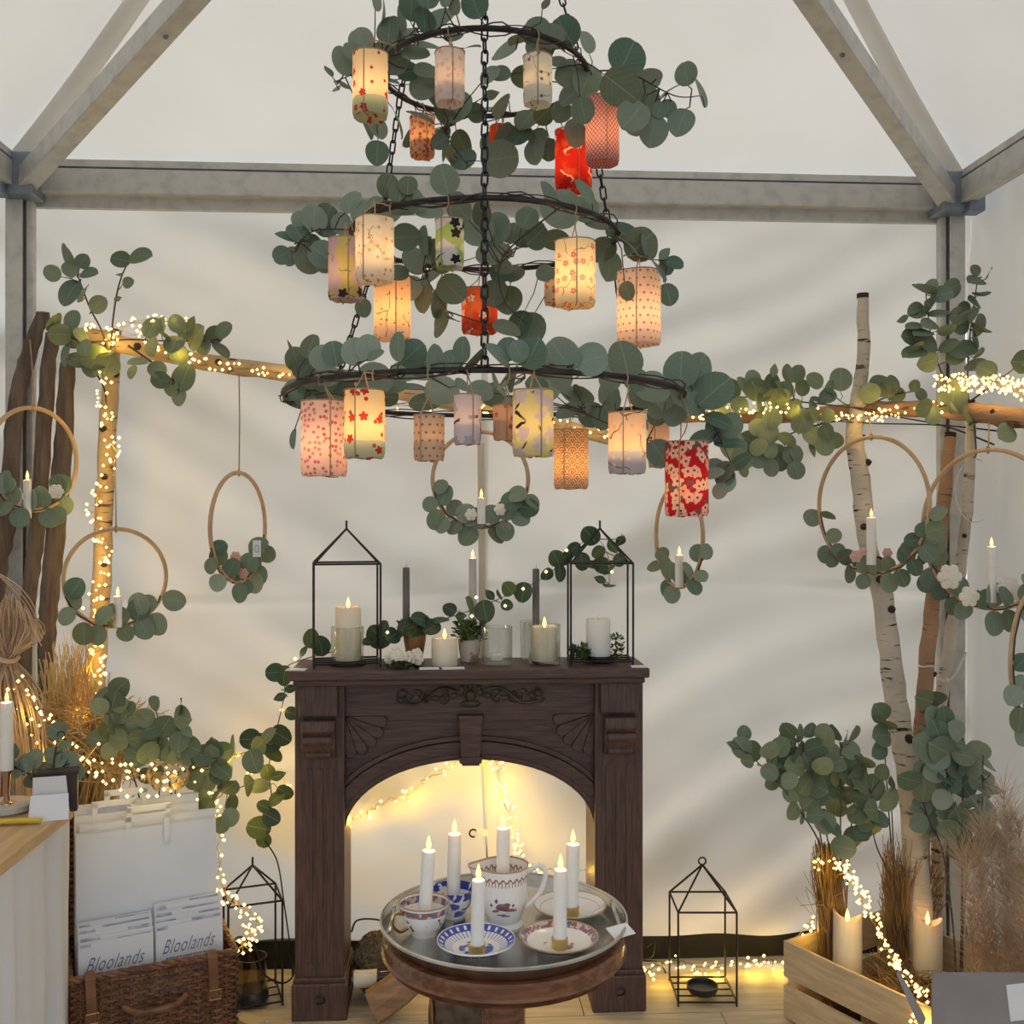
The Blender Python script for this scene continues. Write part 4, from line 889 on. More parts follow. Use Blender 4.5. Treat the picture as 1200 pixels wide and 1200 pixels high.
b = c1+UP*.011; kk = dep(b)/F; taper('white taper candle standing in the red banded teacup', b+V((.0, 0, 0)), 8*kk, (1091-1000)*kk, 'wax', True, None, 'white taper candles on the tray', lean=.06)
b = c2+UP*.011; kk = dep(b)/F; taper('white taper candle standing in the blue teacup', b, 7.8*kk, (1069-979)*kk, 'wax', True, None, 'white taper candles on the tray', lean=.02)
b = jc+V((.0, .012, .02)); kk = dep(b)/F; taper('white taper candle standing in the milk jug', b, 7.8*kk, .155, 'wax', True, None, 'white taper candles on the tray', lean=.0)
p = G(724, 1092, ZT2+.02); pm = Matrix.Rotation(.5, 3, 'Z') @ Matrix.Rotation(.35, 3, 'X')
mk('price_card', MB().box(p+V((.004, -.006, .004)), (.045, .028, .0012), 0, pm), M['card'], None, p, smooth=False, label='white folded price card leaning on the tray rim', cat='card')
# ---------------------------------------------------------------- hearth
def log(label, a, b, r, m, name='firewood_log', split=False):
    a, b = V(a), V(b); root = thing(name, label, 'log', (a+b)/2*1.0-UP*(((a+b)/2).z-min(a.z, b.z)+r))
    n = 9; mb = MB(); mb.tube([a.lerp(b, i/5)+rv(.003) for i in range(6)], r, 7 if split else 12)
    mk('body', mb, M[m], root, smooth=not split)
    d = (b-a).normalized()
    for e, s in ((a, -1), (b, 1)): mk('cut_end', MB().tube([e, e+d*s*.0015], r*.9, 12), M['log'] if m == 'bark' else M[m], root)
a = G(446, 1180, .0435); log('split pale firewood log propped beneath the round table', a+V((-.02, 0, .0)), a+V((.10, .03, .075)), .05, 'log', split=True)
a = G(514, 1187, .05); log('dark bark covered log lying in the hearth', a+V((-.02, .0, 0)), a+V((.19, .03, .0)), .05, 'bark')
a = G(545, 1150, .0445); log('second dark log behind the table column', a+V((-.05, .07, 0)), a+V((.16, .10, .01)), .045, 'bark')
p = V((fx(-.355)+.076-.045, -.165, 0)); ms = thing('moss_ball', 'dry brown moss ball heaped in the hearth corner', 'moss', V((p.x+.045, -.165, 0)))
mb = MB(); 
for i in range(420):
    a, q = R.uniform(0, 6.28), math.acos(R.uniform(-.9, 1)); n_ = V((sin(q)*cos(a), sin(q)*sin(a), cos(q))); c = V((p.x+.045, -.165, .095))+V((n_.x*.068, n_.y*.055, n_.z*.09))
    t_ = n_.cross(rv(1)).normalized()*.02; mb.tube([c-t_, c+n_*.008, c+t_], .0022, 3)
mb.ball((p.x+.045, -.165, .095), .07, 14, 8, (.96, .77, 1.33)); mk('fibres', mb, M['moss'], ms, kind='stuff')
a = W(424, 1147, -.250); bt = thing('wine_bottle', 'dark wine bottle with a cream label lying on the logs', 'bottle', V((a.x, a.y, a.z-.03)))
d = V((1, 0, .02)).normalized()
mk('glass_body', MB().tube([a-d*.03, a-d*.028, a+d*.09, a+d*.105, a+d*.12, a+d*.155], [.015, .0245, .0245, .018, .012, .012], 16), M['bottle'], bt)
mk('paper_label', MB().tube([a-d*.022, a+d*.045], .0252, 16), M['paperlabel'], bt)
eb = MB()
for px, py in ((516, 1188), (535, 1184), (508, 1176)): eb.ball(G(px, py, .03), .006, 6, 4)
mk('ember_light', eb, M['ember'], None, G(516, 1188, .0), label='tiny glowing orange ember lights by the dark log', cat='light')
# ================================================================ birch branches
def branch(label, pts, rpx, m, name='birch_branch', knots=(), flat=None, n=12, cut=True):
    """pts: (px, py, Y); rpx: radius in pixels at each point"""
    P = [W(*q) for q in pts]; rr = [rpx[i]*dep(P[i])/F for i in range(len(P))]
    S = samp(P, 7); RR = []
    for i in range(len(S)):
        t = i/(len(S)-1)*(len(P)-1); j = min(int(t), len(P)-2); RR.append((rr[j]*(1-(t-j))+rr[j+1]*(t-j))*(1+.05*sin(i*2.3)+rj(.03)))
    root = thing(name, label, 'branch', S[0] if S[0].z < S[-1].z else S[-1])
    mk('bark', MB().tube([p+rv(.002) for p in S], RR, n, flat), M[m], root)
    for (t, a) in knots:
        i = int(t*(len(S)-1)); d = V((cos(radians(a)), -abs(sin(radians(a))), .1)).normalized()
        mk('knot', MB().tube([S[i]+d*RR[i]*.5, S[i]+d*RR[i]*1.12, S[i]+d*RR[i]*1.3+UP*.004], [RR[i]*.55, RR[i]*.38, RR[i]*.2], 8), M['knot'], root)
    if cut: mk('cut_end', MB().tube([S[-1]-(S[-1]-S[-2]).normalized()*.012, S[-1]+(S[-1]-S[-2]).normalized()*.003], RR[-1]*1.05, n), M['knot'], root)
    return S
BV = branch('upright birch pole wrapped in fairy lights at the left', [(107, 1178, -.18), (112, 815, -.16), (118, 700, -.15), (124, 560, -.14), (130, 440, -.13), (133, 388, -.12)], [11, 11, 11, 10.5, 10, 9], 'birchwarm', knots=((.48, 60), (.7, 110), (.82, 40), (.6, 80)))
BP = branch('crosswise birch pole running from the left post behind the lanterns', [(98, 392, -.15), (140, 403, -.16), (240, 424, -.15), (350, 440, -.14), (480, 462, -.13), (620, 492, -.12), (760, 524, -.11)], [10, 11, 10, 10, 9, 9, 8], 'birchwarm', knots=((.22, 90), (.36, 70), (.30, 50)))
BR = branch('crosswise birch pole at the right carrying leafy sprays', [(1212, 493, -.50), (1158, 485, -.40), (1100, 480, -.28), (1040, 479, -.18), (1003, 481, -.137), (940, 486, -.13), (880, 490, -.13), (780, 488, -.125)], [12, 11.5, 10, 9, 8, 8, 7, 6], 'peeled', knots=((.15, 90),))
BT = branch('white birch trunk with a sawn dark top standing in the crate', [(1086, 1192, -.43), (1079, 1105, -.40), (1068, 930, -.33), (1050, 820, -.27), (1034, 700, -.24), (1017, 640, -.22), (1008, 560, -.20), (1001, 505, -.18), (1011, 430, -.17), (1011, 345, -.17)], [15, 15, 14.5, 13, 12, 10.5, 11, 10, 7.5, 6.5], 'birch', knots=((.43, 70), (.48, 100), (.53, 60), (.7, 30), (.29, 80), (.6, 120), (.77, 20)))
P = W(1062, 778, -.26)
branch('orange brown peeled branch between the two birch trunks', [(1080, 1157, -.21), (1080, 1000, -.21), (1078, 900, -.215), (1085, 790, -.23), (1095, 690, -.23), (1106, 590, -.20), (1114, 508, -.18)], [9.5, 9.5, 9.5, 9, 8.5, 8, 6], 'peeled', knots=((.42, 100), (.33, 80), (.5, 30), (.2, 150)))
branch('slender dark speckled birch branch near the tent post', [(1104, 1152, -.18), (1098, 1000, -.17), (1099, 860, -.165), (1112, 760, -.165), (1125, 670, -.20), (1136, 570, -.27), (1137, 470, -.322)], [7, 7, 7.5, 7, 6.5, 6, 5], 'birch', knots=((.35, 90), (.6, 40), (.75, 120)))
rp_ = MB().tube(samp([W(1098, 795, -.178), W(1108, 798, -.190), W(1119, 791, -.175), W(1132, 765, -.077)]), .004, 6).ball(W(1110, 797, -.192), .009, 8, 5)
mk('rope_tie', rp_, M['rope'], None, W(1118, 798, -.26), label='white rope tying the slender birch branch to the tent post', cat='rope')
mk('rope_tie', MB().tube([W(1086, 780, -.232)+V((.0235*cos(a), .0235*sin(a), .002*sin(3*a))) for a in [2*pi*i/16 for i in range(16)]], .003, 6, closed=True), M['rope'], None, W(1086, 770, -.27), label='white string tied round the peeled branch', cat='rope')
# weathered boards leaning in the left corner
BOARDS = []
for lab, pts, rp in (('weathered brown board leaning furthest into the left corner', [(-4, 720, -.14), (8, 617, -.13), (17, 490, -.12), (31, 425, -.11), (51, 366, -.10)], [10, 10, 10, 10, 8]),
                     ('middle weathered brown board leaning in the left corner', [(28, 780, -.16), (34, 700, -.15), (44, 617, -.15), (53, 480, -.14), (61, 390, -.12)], [9, 9, 9.5, 9.5, 8]),
                     ('weathered brown board beside the glowing birch pole', [(54, 790, -.17), (58, 700, -.15), (66, 617, -.15), (74, 520, -.14), (79, 425, -.12)], [10, 11, 11.5, 11, 9])):
    q = G(pts[0][0]-4, 1150, 0); 
    BOARDS.append(branch(lab, [(pts[0][0]-6, 1188, -.24)]+pts, [rp[0]]+rp, 'drift', 'driftwood_board', flat=(1, .35, 1), n=10, cut=False))
# ================================================================ hoops
def rosebud(root, c, r, m, name='flower'):
    mb = MB(); c = V(c)
    for ring, (n, q, z) in enumerate(((6, .75, 0), (5, .45, .2), (3, .2, .35))):
        for j in range(n):
            a = 2*pi*j/n+ring*.5; mb.ball(c+V((q*r*cos(a), -z*r, q*r*sin(a))), r*(.55-.1*ring), 7, 4, (1, .55, 1))
    mk(name, mb, M[m], root)
def hoop(label, cx, cy, rx, ry, Y, cord, arcs, size=.052, flowers=(), key='euc', thick=.0065, m='hoop', yaw_s=1, sticks=True):
    c = W(cx, cy, Y); kk = dep(c)/F; Rr = ry*kk; a = math.acos(min(1, rx/ry))*yaw_s
    dv = (c-CAM); ex = Matrix.Rotation(a, 3, 'Z') @ V((dv.y, -dv.x, 0)).normalized(); root = thing('hoop_wreath', label, 'wreath', c-UP*Rr)
    def at(deg, k=1): t = radians(deg); return c+ex*Rr*k*cos(t)+UP*Rr*k*sin(t)
    mk('hoop', MB().tube([at(i*6) for i in range(60)], thick, 8, closed=True), M[m], root)
    mb = MB()
    if cord:
        q = W(*cord); top = at(90)+UP*.006
        mk('cord', MB().tube(samp([q, q.lerp(top, .5)+V((.002, -.001, 0)), top]), .0022, 5).tube([top+V((0, .010*cos(t), .010*sin(t)-.006)) for t in [2*pi*i/10 for i in range(10)]], .002, 5, closed=True), M['cord'], root)
    for (d0, d1, n) in arcs:
        mb.tube([at(d0+(d1-d0)*i/10, 1.0)+V((0, -.012, .004*sin(i*2))) for i in range(11)], .0022, 5)
        for i in range(n):
            dg = d0+(d1-d0)*(i+.5)/n+rj(4); b = at(dg)+V((0, -.012, 0)); out_ = (at(dg, 1.3)-at(dg, .7)).normalized()
            tan = (at(dg+5)-at(dg-5)).normalized()
            w = (out_*(1 if i % 2 else -.9)+tan*rj(.9)+V((0, -.4, 0))).normalized()
            sz = size*R.uniform(.95, 1.35); leaf(root, b, b+w*sz*R.uniform(.45, .7), sz, key, .5)
    if arcs: mk('stem', mb, M['twig'], root)
    for (px, py, r, m_) in flowers: rosebud(root, W(px, py, Y-.035), r*kk, m_)
    return c, kk
def hcandle(label, px, y0, y1, Y, rp=5.2, m='wax', e=.8):
    b = W(px, y1, Y); kk = dep(b)/F; return taper(label, b, rp*kk, (y1-y0)*kk, m, True, None, None, e)
hoop('wooden hoop with eucalyptus and white flowers hanging before the dark boards', 40, 538, 47, 60, -.30, (35, 398, -.14), [(205, 335, 13)], .05, [(17, 582, 9, 'rose'), (66, 576, 7, 'rose')])
hcandle('slim lit candle on the hoop before the dark boards', 32, 562, 607, -.33, 4.5)
hoop('wooden hoop with eucalyptus hanging before the glowing birch pole', 136, 677, 56, 57, -.27, (133, 520, -.155), [(200, 290, 9), (290, 335, 6)], .052)
hcandle('slim lit candle on the hoop before the glowing birch pole', 138, 698, 735, -.295, 5)
hoop('wooden hoop with pink flowers hanging turned sideways from the birch crossbar', 280, 618, 31, 64, -.18, (280, 438, -.157), [(200, 250, 5), (290, 350, 7), (250, 292, 4)], .05, [(268, 668, 9, 'pink'), (276, 652, 5, 'pink'), (285, 672, 5, 'pink')])
q = W(301, 643, -.137); mk('gift_tag', MB().box(q, (.024, .002, .05), .2), M['card'], None, q-UP*.025, smooth=False, label='small white gift tag tied on the pink flowered hoop', cat='tag')
mk('printed_oval', MB().tube([q+V((.006*cos(a), -.0022, .011*sin(a))) for a in [2*pi*i/14 for i in range(14)]], .0009, 4, closed=True), M['ink'], bpy.data.objects['gift_tag'])
hoop('wooden hoop with eucalyptus hanging behind the lowest lanterns', 563, 562, 57, 56, -.20, (563, 480, -.14), [(190, 255, 9), (285, 350, 9), (255, 285, 4)], .05, [(552, 603, 6, 'rose'), (586, 597, 6, 'rose')])
hcandle('slim lit candle on the hoop behind the lowest lanterns', 564, 583, 614, -.235, 5)
gb = W(591, 618, -.235); mk('glass_bauble', MB().ball(gb, .019, 14, 9), M['glass'], None, gb-UP*.019, label='clear glass bauble on the hoop behind the lowest lanterns', cat='bauble')
hoop('narrow wooden hoop with eucalyptus hanging beneath the crimson lantern', 795, 628, 27, 60, -.18, (798, 492, -.135), [(195, 262, 6), (278, 345, 6)], .045, yaw_s=-1)
hcandle('slim lit candle on the narrow hoop beneath the crimson lantern', 796, 650, 688, -.22, 5)
hoop('large wooden hoop with pink buds hanging on the white birch trunk', 1021, 592, 61, 80, -.29, (1016, 485, -.18), [(188, 255, 9), (285, 352, 10), (255, 285, 4)], .045, [(1003, 652, 6, 'pink'), (1011, 646, 4, 'pink'), (1040, 648, 5, 'pink')], 'euc2', yaw_s=-1)
hcandle('tall lit candle on the hoop with pink buds', 1021, 606, 662, -.325, 5.5)
hoop('large wooden hoop with ivory roses hanging near the tent corner', 1158, 620, 74, 93, -.45, (1158, 490, -.41), [(176, 232, 10), (235, 312, 13)], .055, [(1113, 676, 12, 'rose'), (1136, 699, 10, 'rose'), (1182, 690, 12, 'rose'), (1196, 698, 7, 'rose')], yaw_s=-1)
hcandle('tall lit candle on the hoop with ivory roses', 1162, 640, 706, -.478, 5.5)
hoop('wooden hoop with eucalyptus hanging by the right canvas wall', 1215, 770, 26, 80, -.72, (1257, 160, -.72), [(180, 270, 8), (110, 178, 0)], .055)
mk('white_ring', MB().tube([W(1143, 575, -.29)+V((.062*cos(a), .0, .095*sin(a))) for a in [radians(70+i*9) for i in range(26)]], .0016, 5), M['rope'], None, W(1143, 610, -.29), label='thin white wire loop hanging beside the slender branch', cat='wire')
# ================================================================ wall sprays
def yd(Y, j=.03): return lambda px, py: dep(W(px, py, Y))+rj(j)
TL = [(79,299,25),(97,306,15),(83,315,18),(104,320,18),(61,320,17),(82,343,28),(98,343,22),(115,357,19),(141,304,19),(164,300,24),(140,322,12),(138,350,9),(150,331,12),(85,375,20),(64,378,22),(77,416,23),(111,419,27),(90,422,20),(125,414,18),(70,392,22),(85,398,18),(99,407,18),(178,384,22),(191,392,18),(178,406,20),(207,379,18),(224,379,16),(229,395,27),(204,403,22),(238,404,20),(262,387,19),(259,410,20),(210,416,20),(162,424,20),(184,433,18),(216,442,28),(201,454,18),(210,465,18),(187,445,18),(155,436,14),(106,432,18),(190,380,16)]
def WP(Y, *pts): return [W(x, y_, Y) for x, y_ in pts]
garland('eucalyptus_spray', 'eucalyptus spray fanning over the top of the left birch pole', 'greenery', [WP(-.2, (128, 440), (122, 395), (105, 360), (92, 325), (80, 300)), WP(-.2, (130, 420), (132, 380), (138, 340), (148, 312), (160, 302)), WP(-.22, (62, 380), (95, 400), (150, 398), (210, 400), (258, 398)), WP(-.22, (150, 405), (185, 430), (212, 455)), WP(-.2, (108, 430), (122, 455), (125, 480))], TL, yd(-.24), 'euc2', None, .0035, 'twig')
RG = [(853,457,25),(873,454,24),(882,443,16),(907,434,14),(924,438,19),(955,446,18),(972,457,24),(940,454,17),(905,449,20),(894,459,20),(913,469,24),(891,472,20),(859,501,20),(856,519,32),(870,539,22),(872,551,14),(853,551,16),(888,539,18),(900,507,24),(888,501,18),(911,533,24),(902,527,18),(929,533,20),(933,551,18),(936,527,14),(952,510,22),(952,527,16),(967,522,20),(978,516,18),(940,494,24),(970,487,15),(914,542,18),(920,457,18),(854,565,14),(878,516,20),(1031,452,22),(1048,449,18),(1050,462,18),(1072,452,12),(1080,463,14),(929,478,20),(867,475,18),(838,470,22),(845,486,22),(922,515,20),(885,530,20),(960,470,18),(905,490,20),(865,525,20)]
garland('eucalyptus_spray', 'dense eucalyptus spray on the right crossbar beside the chandelier', 'greenery', [WP(-.2, (1040, 482), (985, 476), (930, 470), (870, 465), (835, 470)), WP(-.2, (1000, 490), (950, 500), (900, 520), (860, 545)), WP(-.24, (1165, 521), (1110, 500), (1050, 488), (1000, 478), (975, 462)), WP(-.2, (1170, 505), (1100, 498), (1020, 496), (960, 492)), WP(-.21, (1010, 480), (1040, 465), (1075, 458))], RG, yd(-.22), 'euc2', None, .0032, 'twig')
def rvY(px): return -.33-max(0, px-1140)*.0030      # the spray bends forward with the pole, clear of the side canvas
def WV(*pts): return [W(x, y_, rvY(x)) for x, y_ in pts]
RU = [(1083,338,25),(1104,345,21),(1092,335,14),(1089,358,24),(1102,367,22),(1074,364,18),(1058,374,14),(1072,382,18),(1089,380,19),(1070,395,22),(1086,401,26),(1074,409,18),(1088,424,22),(1110,386,18),(1112,405,20),(1134,371,24),(1144,329,20),(1143,317,12),(1159,320,14),(1150,344,18),(1142,354,18),(1124,370,18),(1142,393,27),(1150,385,22),(1134,408,20),(1144,428,22),(1126,382,18),(1130,361,14),(1197,424,24),(1117,465,32),(1083,478,20),(1180,507,22),(1147,494,20),(1124,475,18),(1147,414,14),(1120,420,18)]
garland('eucalyptus_spray', 'upright eucalyptus spray against the right tent post', 'greenery', [WV((1130, 478), (1105, 440), (1092, 400), (1085, 345)), WV((1135, 478), (1134, 430), (1138, 380), (1146, 325)), WV((1130, 475), (1165, 450), (1197, 425)), WV((1128, 470), (1110, 475), (1085, 478)), WV((1140, 475), (1144, 530), (1140, 535)), WV((1150, 490), (1180, 505))], RU, lambda px, py: dep(W(px, py, rvY(px)-.03))+rj(.02), 'euc2', None, .0032, 'twig')
# ---------------------------------------------------------------- crate bunches
LB = [(872,859,15),(869,876,22),(859,873,14),(876,892,14),(902,879,20),(924,856,18),(937,859,18),(949,856,16),(937,882,24),(956,876,22),(971,882,23),(967,862,24),(978,859,18),(990,867,20),(923,867,18),(911,888,22),(932,897,22),(952,902,22),(978,894,24),(997,879,20),(993,913,21),(946,918,24),(1013,892,22),(902,905,18),(905,916,18),(920,908,20),(929,929,20),(972,917,22),(940,955,19),(949,940,20),(980,946,22),(967,964,22),(975,969,22),(988,993,24),(999,981,20),(990,932,22),(1002,929,20),(961,932,20),(996,949,16),(915,875,20),(945,890,20),(965,900,20),(985,905,20),(925,915,18),(1005,905,20),(955,955,18)]
MB_ = [(1022,923,26),(1022,949,22),(1042,937,26),(1005,955,20),(1018,967,24),(1034,862,24),(1037,848,24),(1032,835,22),(1031,879,20),(1034,905,16),(1045,917,14),(1010,935,20),(1030,960,20)]
RB = [(1066,914,25),(1083,926,24),(1089,902,18),(1104,879,32),(1098,888,26),(1118,885,22),(1130,885,24),(1147,879,24),(1156,894,24),(1150,914,24),(1130,920,26),(1109,914,20),(1089,952,26),(1092,967,22),(1077,964,20),(1112,972,22),(1124,958,26),(1155,952,26),(1150,937,22),(1127,984,24),(1159,981,26),(1142,984,22),(1137,1005,24),(1121,867,20),(1098,920,18),(1089,978,16),(1118,905,20),(1104,937,20),(1098,856,22),(1121,856,22),(1096,819,22),(1107,842,24),(1140,900,22),(1110,950,22),(1135,940,22),(1160,925,20),(1095,905,22),(1080,945,20)]
YC = -.42
garland('eucalyptus_bunch', 'bushy eucalyptus bunch leaning left out of the crate', 'greenery', [WP(YC, (985, 1120), (978, 1040), (965, 960), (945, 900), (935, 870)), WP(YC, (982, 1100), (965, 1000), (930, 940), (895, 900), (866, 876)), WP(YC, (988, 1100), (985, 1000), (985, 930), (985, 870)), WP(YC, (990, 1100), (995, 1000), (1002, 930), (1010, 895)), WP(YC, (980, 1060), (960, 970), (958, 880))], LB, yd(YC-.02, .06), 'euc2', None, .003, 'gtwig')
garland('eucalyptus_bunch', 'thin eucalyptus stems standing before the white birch trunk', 'greenery', [WP(YC, (1062, 1110), (1048, 1040), (1025, 985), (1020, 930)), WP(YC, (1050, 1110), (1047, 1000), (1044, 930)), WP(YC+.1, (1052, 1100), (1042, 960), (1034, 840))], MB_, yd(YC-.03, .03), 'euc2', None, .003, 'twig')
garland('eucalyptus_bunch', 'bushy eucalyptus bunch standing by the right tent post', 'greenery', [WP(-.54, (1124, 1195), (1126, 1110))+WP(YC-.04, (1128, 1030), (1120, 960), (1105, 880)), WP(-.54, (1130, 1195), (1128, 1110))+WP(YC-.04, (1135, 1010), (1150, 950), (1152, 885)), WP(-.54, (1120, 1195), (1118, 1100))+WP(YC-.04, (1105, 1000), (1088, 960), (1075, 915)), WP(-.52, (1127, 1080))+WP(YC-.02, (1128, 950), (1128, 870)), WP(YC-.04, (1112, 1000))+WP(YC+.04, (1100, 900), (1098, 822))], RB, yd(YC-.02, .06), 'euc', None, .003, 'twig')
# ---------------------------------------------------------------- plants at the lower left
PL_ = [(140,806,22),(120,817,24),(140,825,18),(141,838,18),(117,828,18),(146,857,22),(140,866,22),(114,866,20),(157,860,18),(169,841,20),(181,824,16),(211,828,18),(213,840,24),(176,854,22),(192,852,24),(172,870,20),(187,875,24),(210,869,20),(219,857,16),(204,857,18),(222,875,22),(130,850,20),(155,880,18),(200,885,20),(215,890,18),(128,880,18),(165,890,18)]
PR_ = [(239,889,24),(259,901,22),(248,881,16),(274,875,24),(303,874,20),(297,892,24),(259,905,22),(291,920,22),(268,923,22),(271,943,20),(270,958,18),(239,885,22),(233,897,20),(181,905,18),(242,946,18),(251,964,16),(245,915,20),(228,915,20),(255,930,18),(238,930,18),(260,885,18)]
garland('eucalyptus_plant', 'eucalyptus stems rising behind the paper bags', 'greenery', [WP(-.23, (172, 1180), (168, 965))+WP(-.44, (142, 870), (128, 812)), WP(-.22, (185, 1180), (186, 965))+WP(-.44, (188, 870), (182, 828)), WP(-.21, (196, 1180), (203, 965))+WP(-.44, (212, 870), (212, 835))], PL_, yd(-.47, .03), 'euc2', None, .003, 'gtwig')
garland('eucalyptus_plant', 'lit eucalyptus branch reaching toward the fireplace', 'greenery', [WP(-.13, (222, 1160), (234, 985))+WP(-.15, (240, 938))+WP(-.32, (246, 903), (262, 890), (300, 878)), WP(-.15, (240, 940))+WP(-.30, (258, 925), (275, 925), (292, 918)), WP(-.15, (239, 940))+WP(-.32, (244, 898), (255, 882))], PR_, yd(-.34, .04), 'euc2', None, .003, 'gtwig')
garland('eucalyptus_sprig', 'small eucalyptus sprig behind the white card on the table', 'greenery', [WP(-.778, (55, 945), (62, 900), (68, 858)), WP(-.778, (55, 945), (72, 905), (80, 890)), WP(-.778, (50, 945), (35, 910), (18, 900))], [(67,856,20),(76,873,14),(79,892,22),(61,885,18),(30,895,20),(17,902,18),(50,905,20),(88,905,18),(40,915,20),(14,880,16)], yd(-.770, .004), 'euc', None, .0025, 'twig', tilt=.4)
hb = W(197, 908, -.45); hy = thing('dried_hydrangea', 'dried beige hydrangea head glowing among the fairy lights', 'flower', W(205, 1178, -.21))
fm = MB()
for i in range(70):
    n_ = rv(1).normalized(); c = hb+V((n_.x*.055, n_.y*.04, n_.z*.042)); s_ = n_.cross(rv(1)).normalized()*.013; t_ = n_.cross(s_).normalized()*.013
    fm.add([c-s_, c+t_+n_*.004, c+s_, c-t_+n_*.004, c-n_*.004], [(0, 1, 4), (1, 2, 4), (2, 3, 4), (3, 0, 4)])
mk('petals', fm, M['dried'], hy, kind='stuff', fixn=False); mk('stem', MB().tube(samp([W(205, 1178, -.21), W(203, 965, -.21), hb]), .003, 6), M['gtwig'], hy)
# ================================================================ straw, raffia, grasses
AV = []      # solid things that the stalks grow around: (lower end, upper end, radius)
def hit(p):
    for (a, b, r) in AV:
        d = b-a; k_ = max(0, min(1, (p-a).dot(d)/d.length_squared))
        if (p-a-d*k_).length < r: return True
    return False
def strands(n, fb, ft, bend, r, seg=5):
    mb = MB()
    for i in range(n):
        for _ in range(25):
            a, b = fb(), ft(); m1 = a.lerp(b, .5)+rv(bend); e = b+rv(bend*.8); S = samp([a, m1, e], max(2, seg//2))
            if not AV or not any(hit(S[j].lerp(S[j+1], f)) for j in range(len(S)-1) for f in (0, .33, .66, 1)): break
        else: continue
        mb.tube(S, [r*R.uniform(.7, 1.2)]*(2*max(2, seg//2)+1), 3, caps=False)
    return mb
def rp2(x0, x1, y0, y1, Y0, Y1):
    return lambda: W(R.uniform(x0, x1), R.uniform(y0, y1), R.uniform(Y0, Y1))
for q in range(len(BV)-1): AV.append((BV[q], BV[q+1], .031))
for S_ in BOARDS:
    for q in range(len(S_)-1): AV.append((S_[q], S_[q+1], .027))
st = thing('straw_sheaf', 'golden straw sheaf laced with fairy lights behind the table', 'straw', V((W(80, 900, -.35).x, -.35, 0)))
def sh_t():
    u = R.random(); x = 40+105*u+rj(12); return W(x, 775+rj(30)+abs(u-.35)*110+R.random()**2*150, R.uniform(-.36, -.14))
mk('stalks', strands(520, rp2(55, 105, 1090, 1158, -.21, -.11), sh_t, .05, .0019), M['straw'], st, kind='stuff')
mk('loose_stalks', strands(330, rp2(40, 170, 815, 912, -.40, -.20), rp2(20, 190, 815, 915, -.40, -.20), .04, .0018), M['straw'], st, kind='stuff')
mk('fine_tops', strands(70, rp2(75, 105, 800, 850, -.3, -.22), rp2(75, 110, 735, 790, -.3, -.2), .02, .0012), M['straw'], st, kind='stuff')
rf = thing('raffia_hank', 'hank of pale raffia tied in the middle at the left edge', 'raffia', V((W(0, 900, -.55).x, -.55, 0)))
tie = W(8, 772, -.55)
def near(c, a): return lambda: c+rv(a)
mb = MB()
for i in range(240):   # bound hank: loops above the tie, a skirt of strands below it
    if i < 110:
        x = rj(1); top = W(10+x*30, 690+abs(x)*28+R.random()*22, -.55+rj(.06)); m1 = tie.lerp(top, .55)+V((x*.05, rj(.03), 0)); mb.tube(samp([tie+rv(.012), m1, top, top+V((x*.03, 0, -.05))], 3), .0016, 3, caps=False)
    else:
        x = rj(1); e = W(15+x*42, 900+rj(40), -.56+rj(.1)); mb.tube(samp([tie+rv(.012), tie.lerp(e, .45)+V((x*.045, rj(.03), .0)), e, V((e.x+x*.05, e.y, e.z-.4))], 3), .0016, 3, caps=False)
mk('fibres', mb, M['raffia'], rf, kind='stuff')
mk('binding', MB().tube([tie+V((.026*cos(a), .026*sin(a), .004*sin(2*a))) for a in [2*pi*i/16 for i in range(16)]], .007, 6, closed=True), M['raffia'], rf)
for i in range(3): 
    q = samp([W(-8, 668, -.55), W(25, 690+i*6, -.56), W(42, 720+i*8, -.56), W(30, 752, -.56), tie]); mk('loop_strand', MB().tube(q, .0016, 4), M['raffia'], rf)
# ================================================================ crate
LD, SD = V((.534, -.845)), V((.845, .534))
def cxy(a, b, z):      # crate frame in camera ground axes
    x = .790+a*LD.x+b*SD.x; t = 2.95+a*LD.y+b*SD.y
    p = CAM+RT*x+FW*t; return V((p.x, p.y, z))
ct = thing('wooden_crate', 'pale pine slatted crate full of dried grass and candles', 'crate', cxy(.27, .21, 0))
CL, CWd, CH = .55, .42, .225
def slat(a0, b0, a1, b1, z0, z1, th=.010):
    A, B = cxy(a0, b0, (z0+z1)/2), cxy(a1, b1, (z0+z1)/2); mk('slat', MB().bar(A, B, th, z1-z0), M['crate'], ct, smooth=False, bevel=.0015)
for z0, z1 in ((.004, .098), (.122, CH)):
    slat(-.006, 0, CL, 0, z0, z1); slat(-.006, CWd, CL, CWd, z0, z1); slat(0, .006, 0, CWd-.006, z0, z1); slat(CL-.005, .006, CL-.005, CWd-.006, z0, z1)
for a in (.013, CL-.02):
    for b in (.013, CWd-.013): mk('corner_post', MB().bar(cxy(a, b, 0), cxy(a, b, CH-.004), .02, .02, V((1, 0, 0))), M['crate'], ct, smooth=False)
for i in range(4): slat(0, .05+.105*i, CL, .05+.105*i, .004, .012, .09)
for q in range(len(BT)-1): AV.append((BT[q], BT[q+1], .039))
